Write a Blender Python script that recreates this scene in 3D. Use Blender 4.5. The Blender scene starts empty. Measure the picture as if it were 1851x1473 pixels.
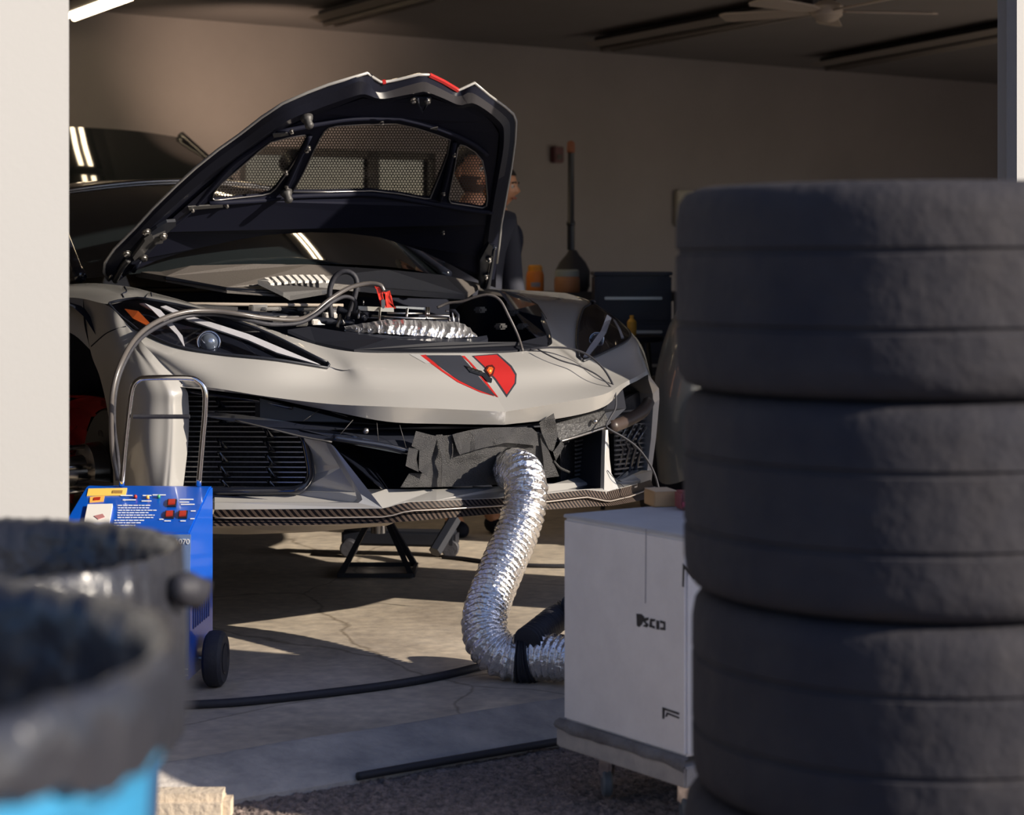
import bpy, bmesh, math, random
import numpy as np
from mathutils import Vector, Matrix, noise
from mathutils.geometry import tessellate_polygon
random.seed(7)
PI = math.pi
S = bpy.context.scene
C = S.collection
# ---------------------------------------------------------------- camera
F = 3600.0; H = 1.15; CX = 925.5; HY = 480.0
cam = bpy.data.objects.new('camera', bpy.data.cameras.new('camera')); C.objects.link(cam)
cam.location = (0, 0, H); cam.rotation_euler = (PI/2, 0, 0)
cam.data.sensor_fit = 'HORIZONTAL'; cam.data.sensor_width = 36.0
cam.data.lens = 36.0*F/1851.0
cam.data.shift_y = -(736.5-HY)/1851.0
cam.data.clip_start = .05; cam.data.clip_end = 500
cam.data.dof.use_dof = True; cam.data.dof.focus_distance = 6.1; cam.data.dof.aperture_fstop = 4.4
S.camera = cam
# ---------------------------------------------------------------- light
SUN_TO = Vector((.93, -.37, 0)).normalized(); EL = math.radians(23)
W = bpy.data.worlds.new('world'); S.world = W; W.use_nodes = True
wn = W.node_tree.nodes; wl = W.node_tree.links; wn.clear()
sky = wn.new('ShaderNodeTexSky'); sky.sky_type = 'NISHITA'; sky.sun_disc = False
sky.sun_elevation = EL; sky.sun_rotation = math.atan2(SUN_TO.x, SUN_TO.y)
sky.air_density = 1.0; sky.dust_density = 1.5
bg = wn.new('ShaderNodeBackground'); bg.inputs[1].default_value = .10
tnt = wn.new('ShaderNodeMixRGB'); tnt.blend_type = 'MULTIPLY'; tnt.inputs[0].default_value = 1; tnt.inputs[2].default_value = (.78, .90, 1.25, 1)
wo = wn.new('ShaderNodeOutputWorld'); wl.new(sky.outputs[0], tnt.inputs[1]); wl.new(tnt.outputs[0], bg.inputs[0]); wl.new(bg.outputs[0], wo.inputs[0])
sl = bpy.data.lights.new('sun', 'SUN'); sl.energy = 7.0; sl.angle = math.radians(.55); sl.color = (1, .89, .74)
sun = bpy.data.objects.new('sun', sl); C.objects.link(sun)
sd = Vector((SUN_TO.x*math.cos(EL), SUN_TO.y*math.cos(EL), math.sin(EL)))
sun.rotation_euler = sd.to_track_quat('Z', 'Y').to_euler(); sun.location = sd*20
vs = S.view_settings; vs.view_transform = 'Standard'; vs.look = 'None'; vs.gamma = 1; vs.use_curve_mapping = False
vs.exposure = 0.12
# ---------------------------------------------------------------- materials
MATS = {}
def mat(name, col, rough=.6, metal=0., bump=0., bscale=30., var=0., vscale=6., coat=0., col2=None, spec=.5, emit=None, estr=0., stretch=None):
    if name in MATS: return MATS[name]
    m = bpy.data.materials.new(name); m.use_nodes = True; MATS[name] = m
    n = m.node_tree.nodes; l = m.node_tree.links; b = n['Principled BSDF']
    b.inputs['Base Color'].default_value = (*col, 1); b.inputs['Roughness'].default_value = rough
    b.inputs['Metallic'].default_value = metal; b.inputs['Coat Weight'].default_value = coat
    b.inputs['Coat Roughness'].default_value = .06; b.inputs['Specular IOR Level'].default_value = spec
    tc = n.new('ShaderNodeTexCoord'); mp = n.new('ShaderNodeMapping'); l.new(tc.outputs['Object'], mp.inputs[0])
    if stretch: mp.inputs['Scale'].default_value = stretch
    if var > 0 or col2:
        t = n.new('ShaderNodeTexNoise'); t.inputs['Scale'].default_value = vscale; t.inputs['Detail'].default_value = 6; t.inputs['Roughness'].default_value = .65
        r = n.new('ShaderNodeValToRGB'); c2 = col2 or tuple(max(0, x*(1-var)) for x in col); c1 = col if col2 else tuple(min(1, x*(1+var)) for x in col)
        r.color_ramp.elements[0].position = .35; r.color_ramp.elements[1].position = .68
        r.color_ramp.elements[0].color = (*c2, 1); r.color_ramp.elements[1].color = (*c1, 1)
        l.new(mp.outputs[0], t.inputs['Vector']); l.new(t.outputs[0], r.inputs[0]); l.new(r.outputs[0], b.inputs['Base Color'])
    if bump > 0:
        t = n.new('ShaderNodeTexNoise'); t.inputs['Scale'].default_value = bscale; t.inputs['Detail'].default_value = 5
        bp = n.new('ShaderNodeBump'); bp.inputs['Strength'].default_value = bump; bp.inputs['Distance'].default_value = .01
        l.new(mp.outputs[0], t.inputs['Vector']); l.new(t.outputs[0], bp.inputs['Height']); l.new(bp.outputs[0], b.inputs['Normal'])
    if emit: b.inputs['Emission Color'].default_value = (*emit, 1); b.inputs['Emission Strength'].default_value = estr
    return m
def clear_mat(name, tint, gloss=.08):
    m = bpy.data.materials.new(name); m.use_nodes = True; MATS[name] = m
    n = m.node_tree.nodes; l = m.node_tree.links; n.clear()
    o = n.new('ShaderNodeOutputMaterial'); t = n.new('ShaderNodeBsdfTransparent'); t.inputs[0].default_value = (*tint, 1)
    g = n.new('ShaderNodeBsdfGlossy'); g.inputs['Roughness'].default_value = .02
    fr = n.new('ShaderNodeFresnel'); fr.inputs[0].default_value = 1.5
    mx = n.new('ShaderNodeMixShader'); ge = n.new('ShaderNodeNewGeometry'); iv = n.new('ShaderNodeMath'); iv.operation = 'SUBTRACT'; iv.inputs[0].default_value = 1; mu = n.new('ShaderNodeMath'); mu.operation = 'MULTIPLY'; l.new(ge.outputs['Backfacing'], iv.inputs[1]); l.new(iv.outputs[0], mu.inputs[0]); l.new(fr.outputs[0], mu.inputs[1]); l.new(mu.outputs[0], mx.inputs[0]); l.new(t.outputs[0], mx.inputs[1]); l.new(g.outputs[0], mx.inputs[2]); l.new(mx.outputs[0], o.inputs[0])
    return m
paint = mat('silver_paint', (.445, .435, .42), .30, .25, coat=1.)
blackp = mat('satin_black_plastic', (.012, .014, .022), .42)
glossblack = mat('gloss_black', (.010, .012, .02), .12, coat=.6)
deep = mat('deep_black', (.006, .008, .018), .75, spec=.2)
greyp = mat('dark_grey_plastic', (.05, .048, .048), .5, bump=.1, bscale=200)
cowlp = mat('cowl_plastic', (.085, .075, .068), .55, bump=.15, bscale=150)
chrome = mat('chrome', (.85, .83, .82), .10, 1.)
steel = mat('steel', (.45, .43, .41), .3, 1.)
redp = mat('red_paint', (.40, .018, .018), .4, coat=.3)
redpl = mat('red_plastic', (.75, .05, .03), .4)
darkdecal = mat('charcoal_decal', (.03, .033, .045), .4, coat=.5)
rubber = mat('black_rubber', (.022, .022, .03), .65, bump=.2, bscale=60)
headglass = clear_mat('headlight_glass', (.86, .86, .88))
glass = mat('dark_glass', (.012, .016, .018), .03, coat=1., spec=.8)
tape = mat('gaffer_tape', (.016, .0155, .017), .40, bump=.5, bscale=420, spec=.6)
foil = mat('crinkled_foil', (.9, .9, .92), .30, .9, bump=.35, bscale=26)
carbon = mat('carbon_fibre', (.03, .027, .025), .5, coat=.03, spec=.12)
def _carbon(m):
    n = m.node_tree.nodes; l = m.node_tree.links; b = n['Principled BSDF']; mp = [x for x in n if x.type == 'MAPPING'][0]
    w = n.new('ShaderNodeTexWave'); w.wave_type = 'BANDS'; w.bands_direction = 'DIAGONAL'; w.inputs['Scale'].default_value = 30; w.inputs['Distortion'].default_value = 0
    w2 = n.new('ShaderNodeTexWave'); w2.wave_type = 'BANDS'; w2.bands_direction = 'Z'; w2.inputs['Scale'].default_value = 12
    r = n.new('ShaderNodeValToRGB'); r.color_ramp.elements[0].color = (.006, .005, .006, 1); r.color_ramp.elements[1].color = (.085, .062, .05, 1)
    r.color_ramp.elements[0].position = .4; r.color_ramp.elements[1].position = .6
    l.new(mp.outputs[0], w.inputs['Vector']); l.new(w.outputs['Fac'], r.inputs[0]); l.new(r.outputs[0], b.inputs['Base Color'])
_carbon(carbon)
wallm = mat('painted_wall', (.29, .27, .275), .85, var=.06, vscale=1.2)
ceilm = mat('ceiling_paint', (.20, .19, .20), .9, var=.05, vscale=1.)
pillm = mat('white_pillar_paint', (.315, .312, .308), .7, bump=.05, bscale=80)
# ---------------------------------------------------------------- helpers
ORG = {}
def obj(name, verts, faces, m, parent=None, smooth=False, mats=None, fmat=None, kind=None, label=None, auto=None, tocam=False):
    o_ = Vector(ORG.get(parent.name, (0, 0, 0))) if parent else Vector((0, 0, 0))
    me = bpy.data.meshes.new(name)
    me.from_pydata([tuple(Vector(v)-o_) for v in verts], [], [tuple(int(i) for i in f) for f in faces])
    me.materials.append(m)
    if mats:
        for mm in mats: me.materials.append(mm)
        if fmat: me.polygons.foreach_set('material_index', fmat)
    if smooth: me.polygons.foreach_set('use_smooth', [True]*len(me.polygons))
    me.validate(); me.update()
    bm = bmesh.new(); bm.from_mesh(me)
    bmesh.ops.recalc_face_normals(bm, faces=bm.faces)
    if tocam and sum(f_.normal.dot(Vector((0, 0, H))-o_-f_.calc_center_median())*f_.calc_area() for f_ in bm.faces) < 0: bmesh.ops.reverse_faces(bm, faces=bm.faces)
    bm.to_mesh(me); bm.free()
    if smooth and auto:
        me.set_sharp_from_angle(angle=math.radians(auto))
    o = bpy.data.objects.new(name, me); C.objects.link(o)
    if parent: o.parent = parent
    ORG[o.name] = tuple(o_)
    if kind: o['kind'] = kind
    if label: o['label'] = label
    return o
def thing(name, label, cat, loc, group=None):
    o = bpy.data.objects.new(name, None); o.empty_display_size = .1; C.objects.link(o); o.location = loc
    ORG[o.name] = tuple(loc); o['label'] = label; o['category'] = cat
    if group: o['group'] = group
    return o
def tag(o, label, cat, group=None):
    o['label'] = label; o['category'] = cat
    if group: o['group'] = group
    return o
def center(o):      # origin of a top-level mesh to the middle of its base
    vs_ = [v.co for v in o.data.vertices]; a = Vector((sum(v.x for v in vs_)/len(vs_), sum(v.y for v in vs_)/len(vs_), min(v.z for v in vs_)))
    o.data.transform(Matrix.Translation(-a)); o.location = a; ORG[o.name] = tuple(a); return o
class MB:
    def __init__(s): s.v = []; s.f = []; s.m = []
    def add(s, v, f, mi=0):
        b = len(s.v); s.v += [tuple(x) for x in v]; s.f += [tuple(i+b for i in q) for q in f]; s.m += [mi]*len(f); return s
    def out(s, name, m, parent=None, **k):
        return obj(name, s.v, s.f, m, parent, fmat=s.m if k.get('mats') else None, **k)
def box(c, size, rz=0., M=None, bev=0., tilt=None):
    bm = bmesh.new(); bmesh.ops.create_cube(bm, size=1)
    bmesh.ops.scale(bm, vec=size, verts=bm.verts)
    if bev > 0: bmesh.ops.bevel(bm, geom=bm.edges[:], offset=bev, segments=2, affect='EDGES', clamp_overlap=True)
    mt = Matrix.Translation(c) @ Matrix.Rotation(rz, 4, 'Z')
    if tilt: mt = mt @ tilt
    if M: mt = M
    bmesh.ops.transform(bm, matrix=mt, verts=bm.verts)
    bm.verts.ensure_lookup_table(); r = ([tuple(v.co) for v in bm.verts], [[v.index for v in f.verts] for f in bm.faces]); bm.free(); return r
def lathe(prof, n=32, c=(0, 0, 0), axis=None, cap=True, a0=0, a1=2*PI):
    v = []; f = []; full = abs(a1-a0-2*PI) < 1e-6; k = n if full else n+1
    for (r, z) in prof:
        for i in range(k):
            a = a0+(a1-a0)*i/n; v.append(Vector((r*math.cos(a), r*math.sin(a), z)))
    for j in range(len(prof)-1):
        for i in range(n):
            i2 = (i+1) % k; f.append((j*k+i, j*k+i2, (j+1)*k+i2, (j+1)*k+i))
    if cap and full:
        if prof[0][0] > 1e-5: f.append(tuple(range(k))[::-1])
        if prof[-1][0] > 1e-5: f.append(tuple((len(prof)-1)*k+i for i in range(k)))
    q = Vector(axis).normalized().to_track_quat('Z', 'Y').to_matrix() if axis else Matrix.Identity(3)
    return [tuple(q @ x + Vector(c)) for x in v], f
def cr(P, n, closed=False):
    P = [np.array(p, float) for p in P]; out = []; N = len(P)
    rng = N if closed else N-1
    for i in range(rng):
        if closed: p0, p1, p2, p3 = P[(i-1) % N], P[i], P[(i+1) % N], P[(i+2) % N]
        else: p1, p2 = P[i], P[i+1]; p0 = P[i-1] if i > 0 else 2*p1-p2; p3 = P[i+2] if i+2 < N else 2*p2-p1
        for k in range(n):
            t = k/n; out.append(.5*((2*p1)+(-p0+p2)*t+(2*p0-5*p1+4*p2-p3)*t*t+(-p0+3*p1-3*p2+p3)*t**3))
    if not closed: out.append(P[-1])
    return out
def tube(path, r, n=10, rfn=None, sub=8, cap=True, smoothpath=True):
    P = [Vector(p) for p in (cr(path, sub) if smoothpath else path)]
    v = []; f = []; up = None; L = 0
    for i, p in enumerate(P):
        d = (P[min(i+1, len(P)-1)]-P[max(i-1, 0)]).normalized()
        if up is None:
            up = d.orthogonal().normalized()
        up = (up-d*up.dot(d)).normalized(); sd_ = d.cross(up)
        if i: L += (p-P[i-1]).length
        for k in range(n):
            a = 2*PI*k/n; rr = rfn(L, a, p) if rfn else r
            v.append(p+(up*math.cos(a)+sd_*math.sin(a))*rr)
    for i in range(len(P)-1):
        for k in range(n):
            k2 = (k+1) % n; f.append((i*n+k, i*n+k2, (i+1)*n+k2, (i+1)*n+k))
    if cap: f.append(tuple(range(n))[::-1]); f.append(tuple((len(P)-1)*n+k for k in range(n)))
    return v, f
def at(px, py, Y): return Vector(((px-CX)/F*Y, Y, H-(py-HY)/F*Y))
def ground(px, py, z=0.):
    Y = (H-z)*F/(py-HY); return Vector(((px-CX)/F*Y, Y, z))
# the car's own frame: u across (image right +), v back from the nose, z up
TH = math.radians(36); ct, st = math.cos(TH), math.sin(TH); NY = 6.1; NX = (916-CX)/F*NY
def Wc(u, v, z): return Vector((NX+u*ct-v*st, NY+u*st+v*ct, z))
def CV(px, py, v):
    k = (px-CX)/F; u = (k*(NY+v*ct)-NX+v*st)/(ct-k*st); Y = NY+u*st+v*ct; return Vector((u, v, H-(py-HY)/F*Y))
def CU(px, py, u):
    k = (px-CX)/F; v = (NX+u*ct-k*(NY+u*st))/(st+k*ct); Y = NY+u*st+v*ct; return Vector((u, v, H-(py-HY)/F*Y))
def CVw(px, py, v): return Wc(*CV(px, py, v))
def catgrid(ctrl, nr, nc):
    rows = [cr(r, nc) for r in ctrl]                     # each row along columns
    cols = [cr([rows[i][j] for i in range(len(rows))], nr) for j in range(len(rows[0]))]
    return np.array(cols).transpose(1, 0, 2)             # (rows, cols, 3)
def gridmesh(G, skip=None, only=None):
    R_, C_ = G.shape[:2]; v = [tuple(x) for x in G.reshape(-1, 3)]; f = []
    for i in range(R_-1):
        for j in range(C_-1):
            if skip and skip(i, j): continue
            if only and not only(i, j): continue
            f.append((i*C_+j, i*C_+j+1, (i+1)*C_+j+1, (i+1)*C_+j))
    return v, f
def toW(v): return [Wc(*p) for p in v]
def loft(curves, closed=False):
    n = len(curves[0]); v = []; f = []
    for c_ in curves: v += [tuple(p) for p in c_]
    for i in range(len(curves)-1):
        for j in range(n-(0 if closed else 1)):
            j2 = (j+1) % n; f.append((i*n+j, i*n+j2, (i+1)*n+j2, (i+1)*n+j))
    return v, f
def resample(P, n):
    P = [np.array(p, float) for p in P]; d = [0]
    for a, b in zip(P, P[1:]): d.append(d[-1]+np.linalg.norm(b-a))
    out = []
    for i in range(n):
        t = d[-1]*i/(n-1); k = max(0, min(len(P)-2, int(np.searchsorted(d, t))-1))
        w = (t-d[k])/max(1e-9, d[k+1]-d[k]); out.append(P[k]*(1-w)+P[k+1]*w)
    return out
def panel(pts, thick=.004, holes=(), back=None):
    """solid sheet through world points; holes are loops; back = extrusion vector (unit) away from the viewer"""
    loops = [[Vector(p) for p in pts]]+[[Vector(p) for p in h] for h in holes]
    flat = [p for L_ in loops for p in L_]
    tri = tessellate_polygon(loops)
    nrm = Vector((0, 0, 0))
    for t in tri:
        a, b, c_ = (flat[i] for i in t); q = (b-a).cross(c_-a)
        if q.y > 0: q = -q
        nrm += q
    bk = Vector(back).normalized()*thick if back is not None else -nrm.normalized()*thick
    n = len(flat); v = [tuple(p) for p in flat]+[tuple(p+bk) for p in flat]
    f = [tuple(t) for t in tri]+[tuple(i+n for i in t[::-1]) for t in tri]
    o = 0
    for L_ in loops:
        m_ = len(L_)
        for i in range(m_):
            j = (i+1) % m_; f.append((o+i, o+j, o+j+n, o+i+n))
        o += m_
    return v, f
def pp(pl): return [CVw(*p) for p in pl]                 # list of (px,py,v) -> world
def inpoly(x, y, P):
    r = False; n = len(P)
    for i in range(n):
        x1, y1 = P[i]; x2, y2 = P[(i+1) % n]
        if (y1 > y) != (y2 > y) and x < (x2-x1)*(y-y1)/(y2-y1)+x1: r = not r
    return r
# ================================================================ SETTING
A0 = Vector((-.752, 4.626, 0)); Dv = Vector((ct, st, 0)); Nv = Vector((-st, ct, 0))
def O(t, w, z=0.): p = A0+Dv*t+Nv*w; return Vector((p.x, p.y, z))
def obox(t0, t1, w0, w1, z0, z1):
    v = [O(t, w, z) for z in (z0, z1) for (t, w) in ((t0, w0), (t1, w0), (t1, w1), (t0, w1))]
    return v, [(0, 3, 2, 1), (4, 5, 6, 7), (0, 1, 5, 4), (1, 2, 6, 5), (2, 3, 7, 6), (3, 0, 4, 7)]
def struct(name, vf, m, **k):
    o = obj(name, vf[0], vf[1], m, **k); o['kind'] = 'structure'; return o
WB = 8.6; ZC = 2.9; TL = -3.0; TR = 15.0
# concrete
def concrete():
    m = mat('garage_concrete', (.40, .345, .27), .52)
    n = m.node_tree.nodes; l = m.node_tree.links; b = n['Principled BSDF']; mp = [x for x in n if x.type == 'MAPPING'][0]
    t1 = n.new('ShaderNodeTexNoise'); t1.inputs['Scale'].default_value = 1.3; t1.inputs['Detail'].default_value = 8; t1.inputs['Roughness'].default_value = .7
    t2 = n.new('ShaderNodeTexNoise'); t2.inputs['Scale'].default_value = 22; t2.inputs['Detail'].default_value = 6
    vo = n.new('ShaderNodeTexVoronoi'); vo.feature = 'DISTANCE_TO_EDGE'; vo.inputs['Scale'].default_value = .62
    tw = n.new('ShaderNodeTexNoise'); tw.inputs['Scale'].default_value = 3; tw.inputs['Detail'].default_value = 5
    mxv = n.new('ShaderNodeMixRGB'); mxv.inputs[0].default_value = .12
    l.new(mp.outputs[0], tw.inputs['Vector']); l.new(mp.outputs[0], mxv.inputs[1]); l.new(tw.outputs['Color'], mxv.inputs[2]); l.new(mxv.outputs[0], vo.inputs['Vector'])
    rc = n.new('ShaderNodeValToRGB'); rc.color_ramp.elements[0].position = .001; rc.color_ramp.elements[1].position = .0035
    rc.color_ramp.elements[0].color = (.55, .53, .5, 1); rc.color_ramp.elements[1].color = (1, 1, 1, 1)
    l.new(vo.outputs['Distance'], rc.inputs[0])
    r = n.new('ShaderNodeValToRGB'); e = r.color_ramp.elements
    e[0].position = .3; e[0].color = (.34, .29, .235, 1); e[1].position = .7; e[1].color = (.74, .65, .53, 1)
    l.new(mp.outputs[0], t1.inputs['Vector']); l.new(mp.outputs[0], t2.inputs['Vector']); l.new(t1.outputs[0], r.inputs[0])
    r2 = n.new('ShaderNodeValToRGB'); r2.color_ramp.elements[0].position = .3; r2.color_ramp.elements[1].position = .75
    r2.color_ramp.elements[0].color = (.72, .72, .74, 1); r2.color_ramp.elements[1].color = (1.1, 1.08, 1.05, 1); l.new(t2.outputs[0], r2.inputs[0])
    m1 = n.new('ShaderNodeMixRGB'); m1.blend_type = 'MULTIPLY'; m1.inputs[0].default_value = 1
    m2 = n.new('ShaderNodeMixRGB'); m2.blend_type = 'MULTIPLY'; m2.inputs[0].default_value = 1
    l.new(r.outputs[0], m1.inputs[1]); l.new(r2.outputs[0], m1.inputs[2]); l.new(m1.outputs[0], m2.inputs[1]); l.new(rc.outputs[0], m2.inputs[2])
    l.new(m2.outputs[0], b.inputs['Base Color'])
    bp = n.new('ShaderNodeBump'); bp.inputs['Strength'].default_value = .35; bp.inputs['Distance'].default_value = .004
    l.new(t2.outputs[0], bp.inputs['Height']); l.new(bp.outputs[0], b.inputs['Normal'])
    return m
conc = concrete()
kerbm = mat('worn_kerb_concrete', (.50, .46, .42), .8, bump=.6, bscale=45, col2=(.27, .255, .25), vscale=5)
struct('floor', obox(TL-1, TR+1, .0, WB+.2, -.25, 0), conc)
# worn concrete apron edge in front of the slab
cur = []
for (w, z) in ((-.17, -.30), (-.17, -.062), (-.155, -.047), (-.06, -.022), (-.02, -.006), (.0, .002), (.02, .002), (.02, -.2)):
    cur.append([O(TL-1+i*(TR+2-TL)/240, w+(.006*noise.noise(Vector((i*.35, w*9, 1)))), z+(.004*noise.noise(Vector((i*.4, w*20, 5))) if -.2 < z else 0)) for i in range(241)])
v, f = loft(cur); o = obj('trim_1', v, f, kerbm, smooth=True, auto=40, kind='structure')
# asphalt forecourt: coarse base plane plus displaced aggregate where the lens sees it
asph = mat('asphalt', (.36, .28, .25), .9, bump=1., bscale=130, col2=(.10, .085, .08), vscale=55)
v = [(-30, -40, -.075), (34, -40, -.075), O(34, -.165, -.075), O(-30, -.165, -.075)]
struct('ground', (v, [(0, 1, 2, 3)]), asph)
vv = []; nU, nV = 620, 210
for j in range(nV):
    for i in range(nU):
        p = O(-.9+2.3*i/nU, -.168-1.0*j/nV); q = Vector((p.x*62, p.y*62, 0))
        d = noise.cell(q*.8)*.003+abs(noise.noise(q))*.009+noise.noise(q*2.3)*.003
        vv.append((p.x, p.y, -.072+d))
ff = [(j*nU+i, j*nU+i+1, (j+1)*nU+i+1, (j+1)*nU+i) for j in range(nV-1) for i in range(nU-1)]
agg = obj('asphalt_aggregate', vv, ff, asph, kind='stuff'); tag(agg, 'coarse dark asphalt aggregate in front of the garage threshold', 'asphalt'); center(agg)
# small tan kerb stone left of the apron
g_ = ground(378, 1472, -.06)
v, f = box((g_.x-.06, g_.y, -.044), (.22, .09, .075), rz=.02, bev=.018)
kb = obj('kerb_block', v, f, mat('tan_stone', (.62, .52, .40), .85, bump=.5, bscale=60, var=.1)); center(kb); tag(kb, 'pale worn kerb block on the gravel beside the blue bin', 'kerb')
# walls
struct('wall_back', obox(TL-.2, TR+.2, WB, WB+.2, -.25, ZC+.2), wallm) if False else None
wx0, wx1, wz0, wz1 = 4.75, 6.45, 1.0, 2.02      # window opening in the back wall (along t)
def wall_back():
    mb = MB()
    mb.add(*obox(TL-.2, wx0, WB, WB+.2, -.25, ZC+.2)); mb.add(*obox(wx1, TR+.2, WB, WB+.2, -.25, ZC+.2))
    mb.add(*obox(wx0, wx1, WB, WB+.2, -.25, wz0)); mb.add(*obox(wx0, wx1, WB, WB+.2, wz1, ZC+.2))
    return mb
wall_back().out('wall_back', wallm, kind='structure')
wroot = thing('window_1', '', '', O((wx0+wx1)/2, WB, wz0)); del wroot['label']; del wroot['category']; wroot['kind'] = 'structure'
mb = MB()
for a in ((wx0, wx0+.06, wz0, wz1), (wx1-.06, wx1, wz0, wz1), (wx0, wx1, wz0, wz0+.06), (wx0, wx1, wz1-.06, wz1), (wx0+1.10, wx0+1.20, wz0, wz1)):
    mb.add(*obox(a[0], a[1], WB+.02, WB+.10, a[2], a[3]))
mb.out('window_frame', mat('dark_bronze_frame', (.06, .055, .05), .5), wroot)
dg = bpy.data.materials.new('dusty_window_glass'); dg.use_nodes = True; MATS['dwg'] = dg
_n = dg.node_tree.nodes; _l = dg.node_tree.links; _n.clear(); _o = _n.new('ShaderNodeOutputMaterial'); _t = _n.new('ShaderNodeBsdfTransparent'); _t.inputs[0].default_value = (.16, .17, .14, 1)
_g = _n.new('ShaderNodeBsdfGlossy'); _g.inputs['Roughness'].default_value = .05; _m = _n.new('ShaderNodeMixShader'); _m.inputs[0].default_value = .06
_l.new(_t.outputs[0], _m.inputs[1]); _l.new(_g.outputs[0], _m.inputs[2]); _l.new(_m.outputs[0], _o.inputs[0])
for a in ((wx0+.06, wx0+1.10), (wx0+1.20, wx1-.06)):
    v, f = obox(a[0], a[1], WB+.055, WB+.061, wz0+.06, wz1-.06); obj('pane', v, f, dg, wroot)
struct('wall_left', obox(TL-.2, TL, .0, WB, -.25, ZC+.2), wallm)
struct('wall_right', obox(TR, TR+.2, .0, WB, -.25, ZC+.2), wallm)
struct('ceiling', obox(TL-.2, TR+.2, .0, WB+.2, ZC, ZC+.15), ceilm)
struct('trim_2', obox(TL-.2, TR+.2, -.15, .12, 2.55, 3.5), pillm)         # lintel over the bays
struct('roof_deck', obox(TL-.2, TR+.2, -.4, WB+.4, 3.5, 3.62), ceilm)
# pillars between the bays
v, f = obox(-1.25, -.36, -.15, .2, -.3, 2.56); struct('wall_front_left', (v, f), pillm)
struct('wall_front_far_left', obox(TL-.2, -1.25, -.12, .12, -.3, 2.56), pillm)
v, f = obox(2.736, 3.45, -.15, -.11, -.3, 2.56); p_ = struct('wall_front_right', (v, f), pillm)
struct('wall_front_column', obox(2.80, 3.45, -.11, -.02, -.3, 2.56), pillm)
for tt in (8.2, 13.0): struct('wall_front_bay', obox(tt, tt+.7, -.15, .1, -.3, 2.56), pillm)
# dark tube drawn as the shadow line along the apron edge
pts = [O(t, -.185+.006*math.sin(t*3), -.052) for t in np.linspace(.35, 1.12, 10)]
v, f = tube(pts, .010, 8); hz = obj('threshold_shadow_line', v, f, rubber, smooth=True); center(hz); tag(hz, 'dark strip standing for the shadow line along the worn concrete apron edge', 'hose')
# black cable on the floor
pts = [ground(px, py, .011) for px, py in ((250, 1278), (340, 1274), (430, 1269), (560, 1256), (690, 1240), (780, 1225), (850, 1209), (900, 1196))]
v, f = tube(pts, .0115, 8); o = obj('power_cable', v, f, rubber, smooth=True); center(o); tag(o, 'thick black cable curving over the concrete between the blue charger and the silver duct', 'cable')
pts = [ground(px, py, .008) for px, py in ((800, 1006), (840, 1010), (900, 1018), (960, 1022), (1030, 1023), (1090, 1020))]
v, f = tube(pts, .008, 8); o = obj('air_line', v, f, rubber, smooth=True); center(o); tag(o, 'thin black line on the dark floor beneath the nose of the car', 'cable')
# ================================================================ SPORTS CAR
car = thing('sports_car', 'silver grey sports car on jack stands with its front lid propped open', 'car', Wc(0, 1.1, 0))
def N_(L):
    out = []
    for p in L: out.append(CU(p[1], p[2], 0) if p[0] == 'u' else CV(*p))
    return out
CC = N_([('u', 833, 638), ('u', 848, 655), ('u', 865, 672), ('u', 890, 705), ('u', 912, 743)]); CC[-1] = CV(914, 744, -.03); CBL = CU(916, 768, 0)+Vector((0, .012, 0))
Lc = [CC,
 N_([(730, 638, .26), (745, 655, .2), (760, 672, .15), (780, 702, .08), (800, 739, -.018)]),
 N_([(640, 636, .28), (648, 655, .22), (660, 675, .17), (680, 702, .11), (700, 735, .012)]),
 N_([(568, 622, .38), (606, 663, .245), (606, 669, .24), (600, 700, .18), (595, 730, .088)]),
 N_([(485, 594, .5), (492, 608, .42), (496, 652, .29), (490, 690, .235), (478, 716, .185)]),
 N_([(400, 566, .66), (404, 574, .54), (392, 641, .39), (390, 670, .345), (385, 701, .31)]),
 N_([(330, 543, .80), (325, 554, .66), (315, 627, .48), (318, 655, .43), (340, 699, .405)]),
 N_([(270, 527, .96), (262, 542, .73), (248, 598, .62), (262, 625, .53), (330, 693, .415)])]
LBL = [CBL]+N_([(800, 766, .022), (700, 762, .04), (590, 741, .115), (478, 718, .20), (380, 705, .32), (330, 700, .40), (326, 697, .41)])
Rc = [CC,
 N_([(925, 637, .26), (948, 653, .2), (966, 669, .15), (993, 697, .085), (1017, 727, -.018)]),
 N_([(990, 626, .28), (1018, 643, .23), (1044, 660, .18), (1066, 688, .12), (1090, 713, .018)]),
 N_([(997, 610, .38), (1044, 650, .255), (1050, 656, .245), (1090, 676, .17), (1124, 694, .085)]),
 N_([(986, 578, .5), (1042, 620, .38), (1088, 640, .30), (1130, 664, .25), (1150, 681, .22)]),
 N_([(972, 556, .66), (1044, 588, .50), (1137, 613, .42), (1158, 645, .38), (1171, 670, .35)]),
 N_([(942, 536, .85), (1053, 560, .66), (1124, 588, .60), (1160, 635, .60), (1174, 680, .60)]),
 N_([(905, 525, 1.1), (1063, 547, .80), (1070, 550, .80), (1150, 610, .90), (1176, 680, .95)]),
 N_([(870, 521, 1.35), (1000, 528, 1.12), (1040, 537, 1.1), (1120, 590, 1.15), (1160, 660, 1.2)])]
RBL = [CBL]+N_([(1018, 755, .022), (1092, 735, .05), (1128, 701, .11), (1152, 688, .215), (1173, 677, .345), (1176, 690, .60), (1178, 700, .95), (1162, 690, 1.2)])
NR, NC = 6, 6
cover = MB()
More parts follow.
